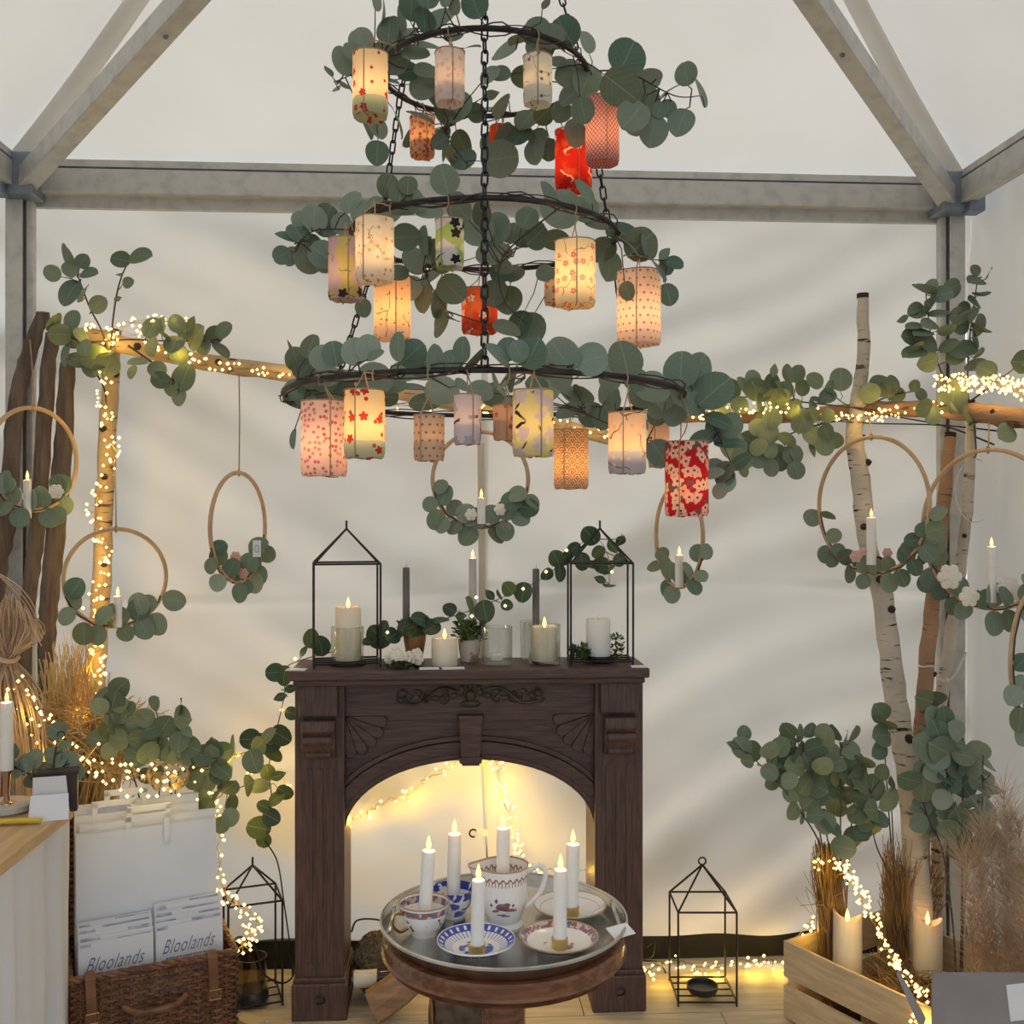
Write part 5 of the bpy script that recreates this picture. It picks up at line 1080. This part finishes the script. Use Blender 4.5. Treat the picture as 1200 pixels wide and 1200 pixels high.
def pil(label, px, yb, yt, wpx, a, b):
    c = cxy(a, b, 0); kk = dep(c)/F; z = CAM.z-(yb-600)*kk
    p = CAM+(FW+RT*((px-600)/F))*dep(c); p = V((p.x, p.y, z))
    AV.append((V((p.x, p.y, 0)), p+UP*((yb-yt)*kk+.05), wpx*kk/2+.004))
    cn = pillar(label, p, wpx*kk/2, (yb-yt)*kk, 'cream', True, None, True, 2.2)
    mk('base', MB().lathe([(0, .012), (wpx*kk*.46, .012), (wpx*kk*.46, z+.002), (0, z+.002)], 18, V((p.x, p.y, 0))), M['darkwood'], cn)
pil('lit cream flameless pillar candle at the left of the crate', 993, 1146, 1073, 33, .142, .095)
pil('lit cream flameless pillar candle before the golden grass', 1087, 1140, 1077, 33, .244, .31)
g1 = thing('grass_sheaf', 'upright sheaf of brown dry grass at the left of the crate', 'grass', cxy(.07, .12, .01))
bc = cxy(.09, .13, .0)
kc = lambda: bc+V((rj(.045), rj(.045), .02+R.random()*.05))
mk('stalks', strands(330, kc, rp2(955, 985, 985, 1035, -.50, -.36), .014, .0014), M['drygrass'], g1, kind='stuff')
mk('stray_stalks', strands(40, rp2(960, 985, 1040, 1100, -.48, -.38), rp2(935, 1000, 990, 1060, -.55, -.36), .02, .0009), M['drygrass'], g1, kind='stuff')
g2 = thing('grass_sheaf', 'tall golden dry grass behind the right hand pillar candle', 'grass', cxy(.2, .32, .01))
mk('stalks', strands(420, rp2(1042, 1080, 1110, 1150, -.42, -.35), rp2(1035, 1110, 985, 1060, -.41, -.30), .025, .0010), M['drygrass'], g2, kind='stuff')
g4 = thing('grass_sheaf', 'loose dry grass filling the front of the crate', 'grass', cxy(.25, .12, .01))
mk('stalks', strands(420, lambda: cxy(R.uniform(.12, .5), R.uniform(.04, .3), R.uniform(.03, .16)), lambda: cxy(R.uniform(.1, .5), R.uniform(.04, .34), R.uniform(.08, .22)), .03, .0011), M['drygrass'], g4, kind='stuff')
g3 = thing('pampas_grass', 'soft fuzzy pampas grass filling the right corner by the grey box', 'grass', V((W(1150, 1100, -.55).x, -.55, 0)))
mb = MB()
for j in range(15):
    b0 = W(1146+j*5, 1190, -.60-j*.012-R.random()*.05); tp = W(1124+j*7+rj(8), 965+rj(35)+abs(j-7)*6, b0.y+rj(.06)); ax = samp([b0, b0.lerp(tp, .5)+rv(.02), tp], 10)
    mb.tube(ax, .0013, 3, caps=False)
    for i in range(360):
        k_ = R.randrange(5, len(ax)); c = ax[k_]; d = (ax[k_]-ax[k_-1]).normalized(); f = V((rj(1), rj(.7), rj(.3))).normalized()
        e = c+(d*R.uniform(.5, 1.2)+f*R.uniform(.3, .8))*R.uniform(.03, .085); mb.tube([c, c.lerp(e, .55)+f*.005, e+V((f.x*.008, 0, -.006))], [.0006, .0005, .0003], 3, caps=False)
mk('plumes', mb, M['pampas'], g3, kind='stuff')
# grey board
gA = T(1092, 1140, 2.25); gz = gA.z; bxr = thing('display_board', 'plain grey card display board in the right foreground corner', 'board', V((gA.x+.2, gA.y, 0)))
ex, ey = RT.copy(), FW.copy()
def gb_(x, y_, z): return V((gA.x, gA.y, 0))+ex*x+ey*y_+UP*z
mk('front_panel', MB().bar(gb_(0, 0, gz/2), gb_(.42, 0, gz/2), .008, gz), M['greybox'], bxr, smooth=False, bevel=.001)
mk('rear_strut', MB().hexa([gb_(.18, .004, .0), gb_(.24, .004, 0), gb_(.24, .16, 0), gb_(.18, .16, 0), gb_(.18, .004, gz*.8), gb_(.24, .004, gz*.8), gb_(.24, .01, gz*.8), gb_(.18, .01, gz*.8)]), M['greybox'], bxr, smooth=False)
F0, F1 = gb_(-.004, .02, gz-.11), gb_(-.05, .06, gz-.02)
mk('side_flap', MB().hexa([F0, gb_(-.015, .02, gz-.14), gb_(-.055, .06, gz-.03), F1, F0+V((0, .003, 0)), gb_(-.015, .023, gz-.14), gb_(-.055, .063, gz-.03), F1+V((0, .003, 0))]), M['greybox'], bxr, smooth=False)
c0 = gb_(.245, -.0048, gz-.055); mk('paper_sheet', MB().box(c0, (.16, .002, .08), 0, Matrix.Rotation(-YAW, 3, 'Z') @ Matrix.Rotation(-.12, 3, 'Y')), M['card'], None, c0-UP*.04, smooth=False, label='white paper sheet leaning on the front of the grey box', cat='paper')
# ================================================================ left table
TX, TY, TZ = -.90, -.762, .755
lt = thing('display_table', 'light oak topped table under a white linen cloth', 'table', V((-1.13, -1.2, 0)))
mk('table_top', MB().box(((XL+.03+TX)/2, TY-.5, TZ-.014), (TX-XL-.03, 1.0, .028)), M['oak'], lt, smooth=False, bevel=.003)
for x in (XL+.09, TX-.125):
    for y in (TY-.08, TY-.92): mk('leg', MB().box((x, y, .36), (.05, .05, .73)), M['oak'], lt, smooth=False)
def cl_(u, v):
    z = (TZ-.03)*(1-v)+.004; w = .008+.012*v
    if u < .45: q = u/.45; x, y = XL+.04+(TX-XL-.05)*q, TY-.004
    else: q = (u-.45)/.55; x, y = TX-.012-.035*v, TY-.004-.98*q
    f = w*(sin(u*70+1.2*sin(v*3))+.5*sin(u*131+v*4))
    return (x+(f+.012*v+.03*v*v*0 if u >= .45 else 0), y+(f*.4+.006 if u < .45 else 0), z)
cloth = mk('tablecloth', MB().grid(cl_, 220, 24), M['cloth'], None, V((-.9, -1.2, 0)), smooth='all', fixn=False, label='white linen cloth hanging in folds from the oak table edge', cat='tablecloth')
TP = lambda px, py: G(px, py, TZ)
p = TP(8, 950); stn = thing('stone_dish', 'pale stoneware dish under the candle on the oak table', 'dish', p)
mk('plate', MB().lathe([(0, 0), (.055, 0), (.062, .006), (.062, .018), (.057, .02), (0, .016)], 28, p), M['stone'], stn)
cs = thing('candlestick', 'small copper candlestick on the stoneware dish', 'candlestick', p+UP*.016)
mk('body', MB().lathe([(0, 0), (.017, 0), (.016, .004), (.008, .008), (.0065, .03), (.0085, .05), (.0105, .075), (.0105, .082), (0, .082)], 20, p+UP*.016), M['copper'], cs)
kk = dep(p)/F
taper('tall white taper candle in the copper candlestick', p+UP*.096, 7.2*kk, 80*kk, 'wax', True, None, None, 1.2)
p = TP(58, 962); tc = thing('tent_card', 'blank white folded tent card on the oak table', 'card', p); ry = .25
def tcp(x, y, z): v_ = Matrix.Rotation(ry, 3, 'Z') @ V((x, y, z)); return p+v_
mk('front_leaf', MB().hexa([tcp(-.045, 0, 0), tcp(.04, 0, 0), tcp(.04, .002, 0), tcp(-.045, .002, 0), tcp(-.042, .02, .055), tcp(.038, .02, .055), tcp(.038, .022, .055), tcp(-.042, .022, .055)]), M['card'], tc, smooth=False)
mk('back_leaf', MB().hexa([tcp(-.042, .05, 0), tcp(.038, .05, 0), tcp(.038, .052, 0), tcp(-.042, .052, 0), tcp(-.038, .024, .095), tcp(.032, .024, .095), tcp(.032, .026, .095), tcp(-.038, .026, .095)]), M['card'], tc, smooth=False)
q = TP(62, 953.5); db = thing('trinket_box', 'small dark box behind the white tent card', 'box', q)
mk('case', MB().box(q+V((.005, .02, .045)), (.085, .03, .09), ry), M['darkwood'], db, bevel=.002); mk('lid', MB().box(q+V((.005, .02, .094)), (.09, .036, .010), ry), M['darkwood'], db, bevel=.002)
p = TP(20, 967); mk('yellow_pen', MB().tube(samp([p+V((-.08, -.01, .008)), p+V((-.02, .0, .009)), p+V((.035, .003, .009)), p+V((.052, .003, .008))]), [.008]*24+[.004], 10, (1, 1, .8)), M['yellow'], None, p, label='yellow plastic handled cutter on the oak table', cat='cutter')
# ================================================================ wicker hamper with bags and leaflets
B0 = CAM+FW*2.49+RT*(-1.075); B0.z = 0
fd = (RT*.355+FW*.17).normalized(); bd_ = (RT*-.17+FW*.355).normalized()
def B(a, b, z): return B0+fd*a+bd_*b+UP*z
HL, HD, HH = .395, .30, .315
hm = thing('wicker_hamper', 'brown wicker hamper with leather straps and its lid open at the back', 'basket', B(HL/2, HD/2, 0))
def weave(P0, du, L, z0, z1, nrm, name, vert=UP):
    mb = MB(); ns = int(L/.024)+1
    for i in range(ns+1): mb.tube([P0+du*(L*i/ns)+vert*z0, P0+du*(L*i/ns)+vert*z1], .0038, 5)
    rows = int((z1-z0)/.0088); K = ns*2
    for r_ in range(rows):
        z = z0+.006+(z1-z0-.008)*r_/rows; s = 1 if r_ % 2 else -1
        mb.tube([P0+du*(L*i/K)+vert*(z+rj(.0008))+nrm*(.0062*s*cos(pi*i/2)) for i in range(K+1)], .0045, 4, caps=False)
    o = mk(name, mb, M['wicker'], hm, kind='stuff'); return o
weave(B(0, 0, 0), fd, HL, .006, HH, bd_, 'front_panel'); weave(B(HL, 0, 0), bd_, HD, .006, HH, fd, 'side_panel')
weave(B(0, 0, 0), bd_, HD, .006, HH, fd, 'side_panel'); weave(B(0, HD, 0), fd, HL, .006, HH, bd_, 'back_panel')
weave(B(0.0, HD+.015, HH), fd, HL, .0, .315, bd_, 'lid', (UP*.98+bd_*.18).normalized())
mk('base_panel', MB().hexa([B(0, 0, .004), B(HL, 0, .004), B(HL, HD, .004), B(0, HD, .004), B(0, 0, .012), B(HL, 0, .012), B(HL, HD, .012), B(0, HD, .012)]), M['wicker'], hm, smooth=False)
cr_ = [B(0, 0, HH), B(HL, 0, HH), B(HL, HD, HH), B(0, HD, HH)]
rm = MB()
for j in range(3):
    P = []
    for e in range(4):
        a, b = cr_[e], cr_[(e+1) % 4]; n = 40
        for i in range(n):
            t = i/n; ph = (e*n+i)*.8+j*2.1; P.append(a.lerp(b, t)+UP*(.005*sin(ph)+.003)+(bd_ if e % 2 == 0 else fd)*.005*cos(ph))
    rm.tube(P, .0055, 5, closed=True)
mk('braided_rim', rm, M['wicker'], hm)
for a in (.045, .335):
    sq = [B(a, .012, HH+.013), B(a, -.006, HH+.013), B(a, -.016, HH+.002), B(a+.002, -.018, HH-.04), B(a+.004, -.017, HH-.105)]; sm = MB()
    for i in range(4): sm.bar(sq[i], sq[i+1], .024, .004, bd_ if i > 1 else UP)
    s = mk('strap', sm, M['strap'], hm, smooth=False, bevel=.0012)
    mk('buckle', MB().tube([B(a+.004, -.03, HH-.085)+fd*x+UP*z for x, z in ((-.014, -.012), (.014, -.012), (.014, .012), (-.014, .012))], .0022, 6, closed=True), M['brass'], s)
mk('handle', MB().tube(samp([B(.12, -.016, HH-.075), B(.15, -.034, HH-.088), B(.195, -.04, HH-.09), B(.24, -.034, HH-.088), B(.27, -.016, HH-.075)]), .008, 8), M['wicker'], hm)
# paper bags
def bag(label, a0, a1, b, z1, lean, hand=.0):
    c = B((a0+a1)/2, b, .0125); root = thing('paper_bag', label, 'paper bag', c, 'white paper carrier bags in the hamper')
    def q(a, bb, z): return B(a, bb+lean*(z-.03), z if z > .031 else .0125)
    t = .014
    nn = 10; vs = MB()
    def face(off):
        def f(u, v): z = .0125+(z1-.0125)*v; a = a0+(a1-a0)*u; return q(a, b+off+.004*sin(v*5+u*3+a0*9)*sin(u*pi), z)
        return f
    vs.grid(face(0), 8, 10).grid(face(t), 8, 10)
    o = mk('paper_body', vs, M['bag'], root, fixn=False)
    for s in (0, t): pass
    mk('side_gusset', MB().hexa([q(a0, b, .03), q(a0+.002, b, .03), q(a0+.002, b+t, .03), q(a0, b+t, .03), q(a0, b, z1), q(a0+.002, b, z1), q(a0+.002, b+t, z1), q(a0, b+t, z1)]).hexa([q(a1-.002, b, .03), q(a1, b, .03), q(a1, b+t, .03), q(a1-.002, b+t, .03), q(a1-.002, b, z1), q(a1, b, z1), q(a1, b+t, z1), q(a1-.002, b+t, z1)]), M['bag'], root, smooth=False)
    m_ = (a0+a1)/2+hand; hh = MB(); w, g_ = .055, .014
    for x0, x1, z0_, z1_ in ((-w, -w+g_, -.045, .03), (w-g_, w, -.045, .03), (-w, w, .018, .034)):
        hh.hexa([q(m_+x0, b-.003, z1+z0_), q(m_+x1, b-.003, z1+z0_), q(m_+x1, b-.001, z1+z0_), q(m_+x0, b-.001, z1+z0_), q(m_+x0, b-.003, z1+z1_), q(m_+x1, b-.003, z1+z1_), q(m_+x1, b-.001, z1+z1_), q(m_+x0, b-.001, z1+z1_)])
    mk('flat_handle', hh, M['bag'], root, smooth=False)
bag('rearmost white paper bag with its handle folded up in the hamper', .02, .34, .20, .675, .08, -.03)
bag('tall white paper bag second from the back of the hamper', .02, .335, .175, .655, .08, -.06)
bag('white paper bag second from the front of the hamper', .03, .375, .15, .640, .07, .0)
bag('front white paper bag with an upright flat handle in the hamper', .02, .372, .125, .625, .06, .0)
# leaflets
def leaflet(label, a0, w, b, z0, z1, lean, tilt=0, text=False, pic=None):
    def q(a, bb, z): return B(a, bb+lean*(z-z0), z+tilt*(a-a0))
    root = thing('leaflet', label, 'leaflet', q(a0+w/2, b, z0), 'leaflets standing in the hamper')
    def slab(n, x0, x1, y0, y1, d0, d1, m): 
        return mk(n, MB().hexa([q(a0+x0, b+d0, y0), q(a0+x1, b+d0, y0), q(a0+x1, b+d1, y0), q(a0+x0, b+d1, y0), q(a0+x0, b+d0, y1), q(a0+x1, b+d0, y1), q(a0+x1, b+d1, y1), q(a0+x0, b+d1, y1)]), M[m], root, smooth=False)
    slab('sheet', 0, w, z0, z1, 0, .0016, 'card')
    if pic: slab('printed_picture', *pic, z1-.009, z1-.001, -.0006, 0, 'print')
    if text:
        cu = bpy.data.curves.new('lettering', 'FONT'); cu.body = 'Bloolands'; cu.size = .058; cu.shear = .6; cu.extrude = .0002; cu.align_x = 'LEFT'; cu.space_character = 1.12; cu.offset = -.0003
        to = bpy.data.objects.new('lettering_tmp', cu); sc.collection.objects.link(to); bpy.context.view_layer.update()
        me = bpy.data.meshes.new_from_object(to.evaluated_get(bpy.context.evaluated_depsgraph_get())); bpy.data.objects.remove(to)
        mx = max(v.co.x for v in me.vertices); sx = w*.80/mx; O = ORG[root.name]
        for v in me.vertices: v.co = q(a0+w*.08+v.co.x*sx, b-.0014-v.co.z, z1-.068+v.co.y*.85)-O
        me.materials.clear(); me.materials.append(M['ink']); o = link(bpy.data.objects.new('lettering', me)); o.parent = root; o['label'] = 'grey script lettering reading Bloolands'
        for row in range(2):
            z_ = z1-.082-row*.011; ln = MB()
            for i in range(14):
                x = w*(.14+.05*i)+rj(.001); ln.hexa([q(a0+x, b-.0016, z_), q(a0+x+w*.038, b-.0016, z_), q(a0+x+w*.038, b-.001, z_), q(a0+x, b-.001, z_), q(a0+x, b-.0016, z_+.003), q(a0+x+w*.038, b-.0016, z_+.003), q(a0+x+w*.038, b-.001, z_+.003), q(a0+x, b-.001, z_+.003)])
            mk('small_print', ln, M['ink'], root, smooth=False, kind='stuff')
for i in range(7, -1, -1):
    lab = 'front leaflet of the left stack lettered in grey script' if i == 0 else 'white leaflet with a blue picture in the left stack'
    leaflet(lab, .022+rj(.002)*(i > 0), .178, .024+i*.007, .0125, HH+.060+i*.0055+rj(.003)*(i > 0), .12, .02, i == 0, (.12-.03*(i % 3), .172) if i % 2 else (.003, .03+.01*(i % 3)))
for i in range(7, -1, -1):
    lab = 'front leaflet of the right stack lettered in grey script' if i == 0 else 'white leaflet with a blue picture in the right stack'
    leaflet(lab, .206+rj(.002)*(i > 0), .168, .024+i*.007, .0125, HH+.072+i*.0060+rj(.003)*(i > 0), .12, .02, i == 0, (.11-.02*(i % 3), .163) if i % 2 else (.003, .03+.012*(i % 3)))
# little wood offcut by the hamper
p = G(291, 1203, 0); mk('wood_offcut', MB().box(p+UP*.012, (.09, .045, .024), -.6), M['crate'], None, p, smooth=False, bevel=.002, label='pale wood offcut lying beside the hamper', cat='wood')
# ================================================================ fairy lights
WARM = (1, .62, .08)
def fairy(label, path, nb, spread, nl, e=1.0, br=.0052, wire='wire', front=-.02, nw=2):
    """path: (px, py, Y)"""
    P = samp([W(*q) for q in path], 10); root = thing('fairy_light_string', label, 'fairy lights', min(P, key=lambda q: q.z))
    wb_, bb = MB(), MB()
    for j in range(nw): wb_.tube([p+rv(spread*.35) for p in P], .0009, 3, caps=False)
    for i in range(nb):
        p = P[int(R.random()*(len(P)-1))].lerp(P[int(R.random()*(len(P)-1))], 0)+V((rj(spread), rj(spread*.7)+front, rj(spread)))
        b = min(P, key=lambda q: (q-p).length); wb_.tube([b, p], .0007, 3, caps=False); bb.octa(p, br*R.uniform(.7, 1.15))
    mk('wire', wb_, M[wire], root, kind='stuff'); mk('bulb', bb, M['bulb'], root, kind='stuff')
    for i in range(nl):
        p = P[int((i+.5)/nl*(len(P)-1))]; plight('bulb_glow', p+V((rj(.01), front*2.2-.012, rj(.01))), E_FAIRY*e, WARM, root, .01)
    return P
fairy('fairy lights spiralling down the upright birch pole', [(132, 395, -.17), (124, 470, -.2), (135, 540, -.19), (112, 600, -.19), (128, 660, -.19), (110, 720, -.2), (120, 790, -.2), (100, 850, -.25)], 150, .022, 9, .55, nw=3)
fairy('fairy lights twisted along the left crossbar', [(100, 385, -.18), (165, 395, -.19), (240, 425, -.18), (345, 440, -.17), (430, 470, -.16), (560, 480, -.15), (640, 496, -.14), (740, 515, -.14)], 110, .016, 6, .3)
fairy('fairy lights heaped above the left birch joint', [(135, 398, -.2), (150, 380, -.2), (200, 375, -.19), (230, 390, -.19)], 34, .018, 2, .3)
fairy('fairy lights woven through the straw', [(35, 800, -.55), (60, 860, -.56), (95, 890, -.56), (140, 905, -.5), (190, 912, -.46), (228, 915, -.40)], 90, .045, 5, .32, front=-.03)
fairy('fairy lights cascading behind the paper bags toward the floor lantern', [(243, 900, -.30), (256, 960, -.26), (257, 1010, -.27), (266, 1050, -.30), (282, 1062, -.36), (302, 1080, -.40), (288, 1100, -.42), (284, 1108, -.44)], 100, .022, 4, .35)
fairy('fairy lights scattered by the vine left of the fireplace', [(255, 890, -.30), (285, 885, -.24), (305, 900, -.15), (330, 905, -.08), (338, 935, -.05)], 22, .025, 4, 1.3)
fairy('fairy lights along the right crossbar through the dense spray', [(815, 488, -.17), (860, 483, -.2), (900, 478, -.2), (960, 486, -.2), (1010, 490, -.215), (1050, 484, -.23), (1100, 478, -.32)], 120, .018, 6, .4)
fairy('dense heap of fairy lights on the crossbar by the tent post', [(1100, 452, -.31), (1125, 447, -.36), (1150, 454, -.40), (1175, 450, -.45), (1200, 460, -.51)], 150, .026, 4, .35)
fairy('fairy lights hung diagonally inside the fireplace arch', [(408, 962, -.10), (425, 955, -.06), (455, 938, -.05), (480, 930, -.05), (500, 912, -.05), (530, 897, -.07), (541, 888, -.112)], 26, .022, 3, 1.7, front=-.01)
fairy('fairy lights hung straight down inside the fireplace arch', [(580, 886, -.112), (583, 896, -.06), (588, 930, -.05), (596, 955, -.05), (605, 985, -.05), (612, 1008, -.05)], 46, .022, 4, 1.4, front=-.01)
fairy('fairy lights along the floor inside the fireplace', [(615, 1018, -.06), (640, 1019, -.06), (690, 1020, -.06)], 12, .012, 2, .5, front=-.01)
fairy('fairy lights strewn along the floor right of the fireplace', [(757, 1138, -.14), (790, 1125, -.1), (820, 1133, -.08), (860, 1128, -.08), (895, 1124, -.06), (925, 1128, -.06)], 60, .018, 5, .6, .0052, 'cable', -.012)
fairy('fairy lights pouring from the grass sheaf down across the crate', [(955, 1010, -.46), (985, 1010, -.50), (1000, 1035, -.52), (1015, 1065, -.55), (1035, 1100, -.6), (1050, 1130, -.66), (1075, 1165, -.72), (1070, 1195, -.76)], 150, .016, 7, .45)
fairy('small loop of fairy lights at the back corner of the crate', [(925, 1108, -.33), (945, 1085, -.33), (955, 1075, -.36)], 16, .014, 1, .5)
# cables by the hearth
for lab, pts in (('black cable coiled beside the fireplace base', [(757, 1110, -.14), (766, 1104, -.15), (764, 1120, -.16), (752, 1125, -.16), (772, 1128, -.15), (780, 1140, -.12)]),
                 ('black cable looping behind the floor lantern', [(262, 1118, -.3), (280, 1098, -.28), (300, 1112, -.26), (308, 1140, -.24), (330, 1152, -.2), (344, 1142, -.15), (340, 1118, -.12)]),
                 ('black cable arching inside the hearth', [(412, 1092, -.12), (420, 1078, -.12), (450, 1080, -.1), (475, 1100, -.1)])):
    P = samp([W(*q) for q in pts]); mk('power_cable', MB().tube(P, .003, 6), M['cable'], None, P[-1], label=lab, cat='cable')
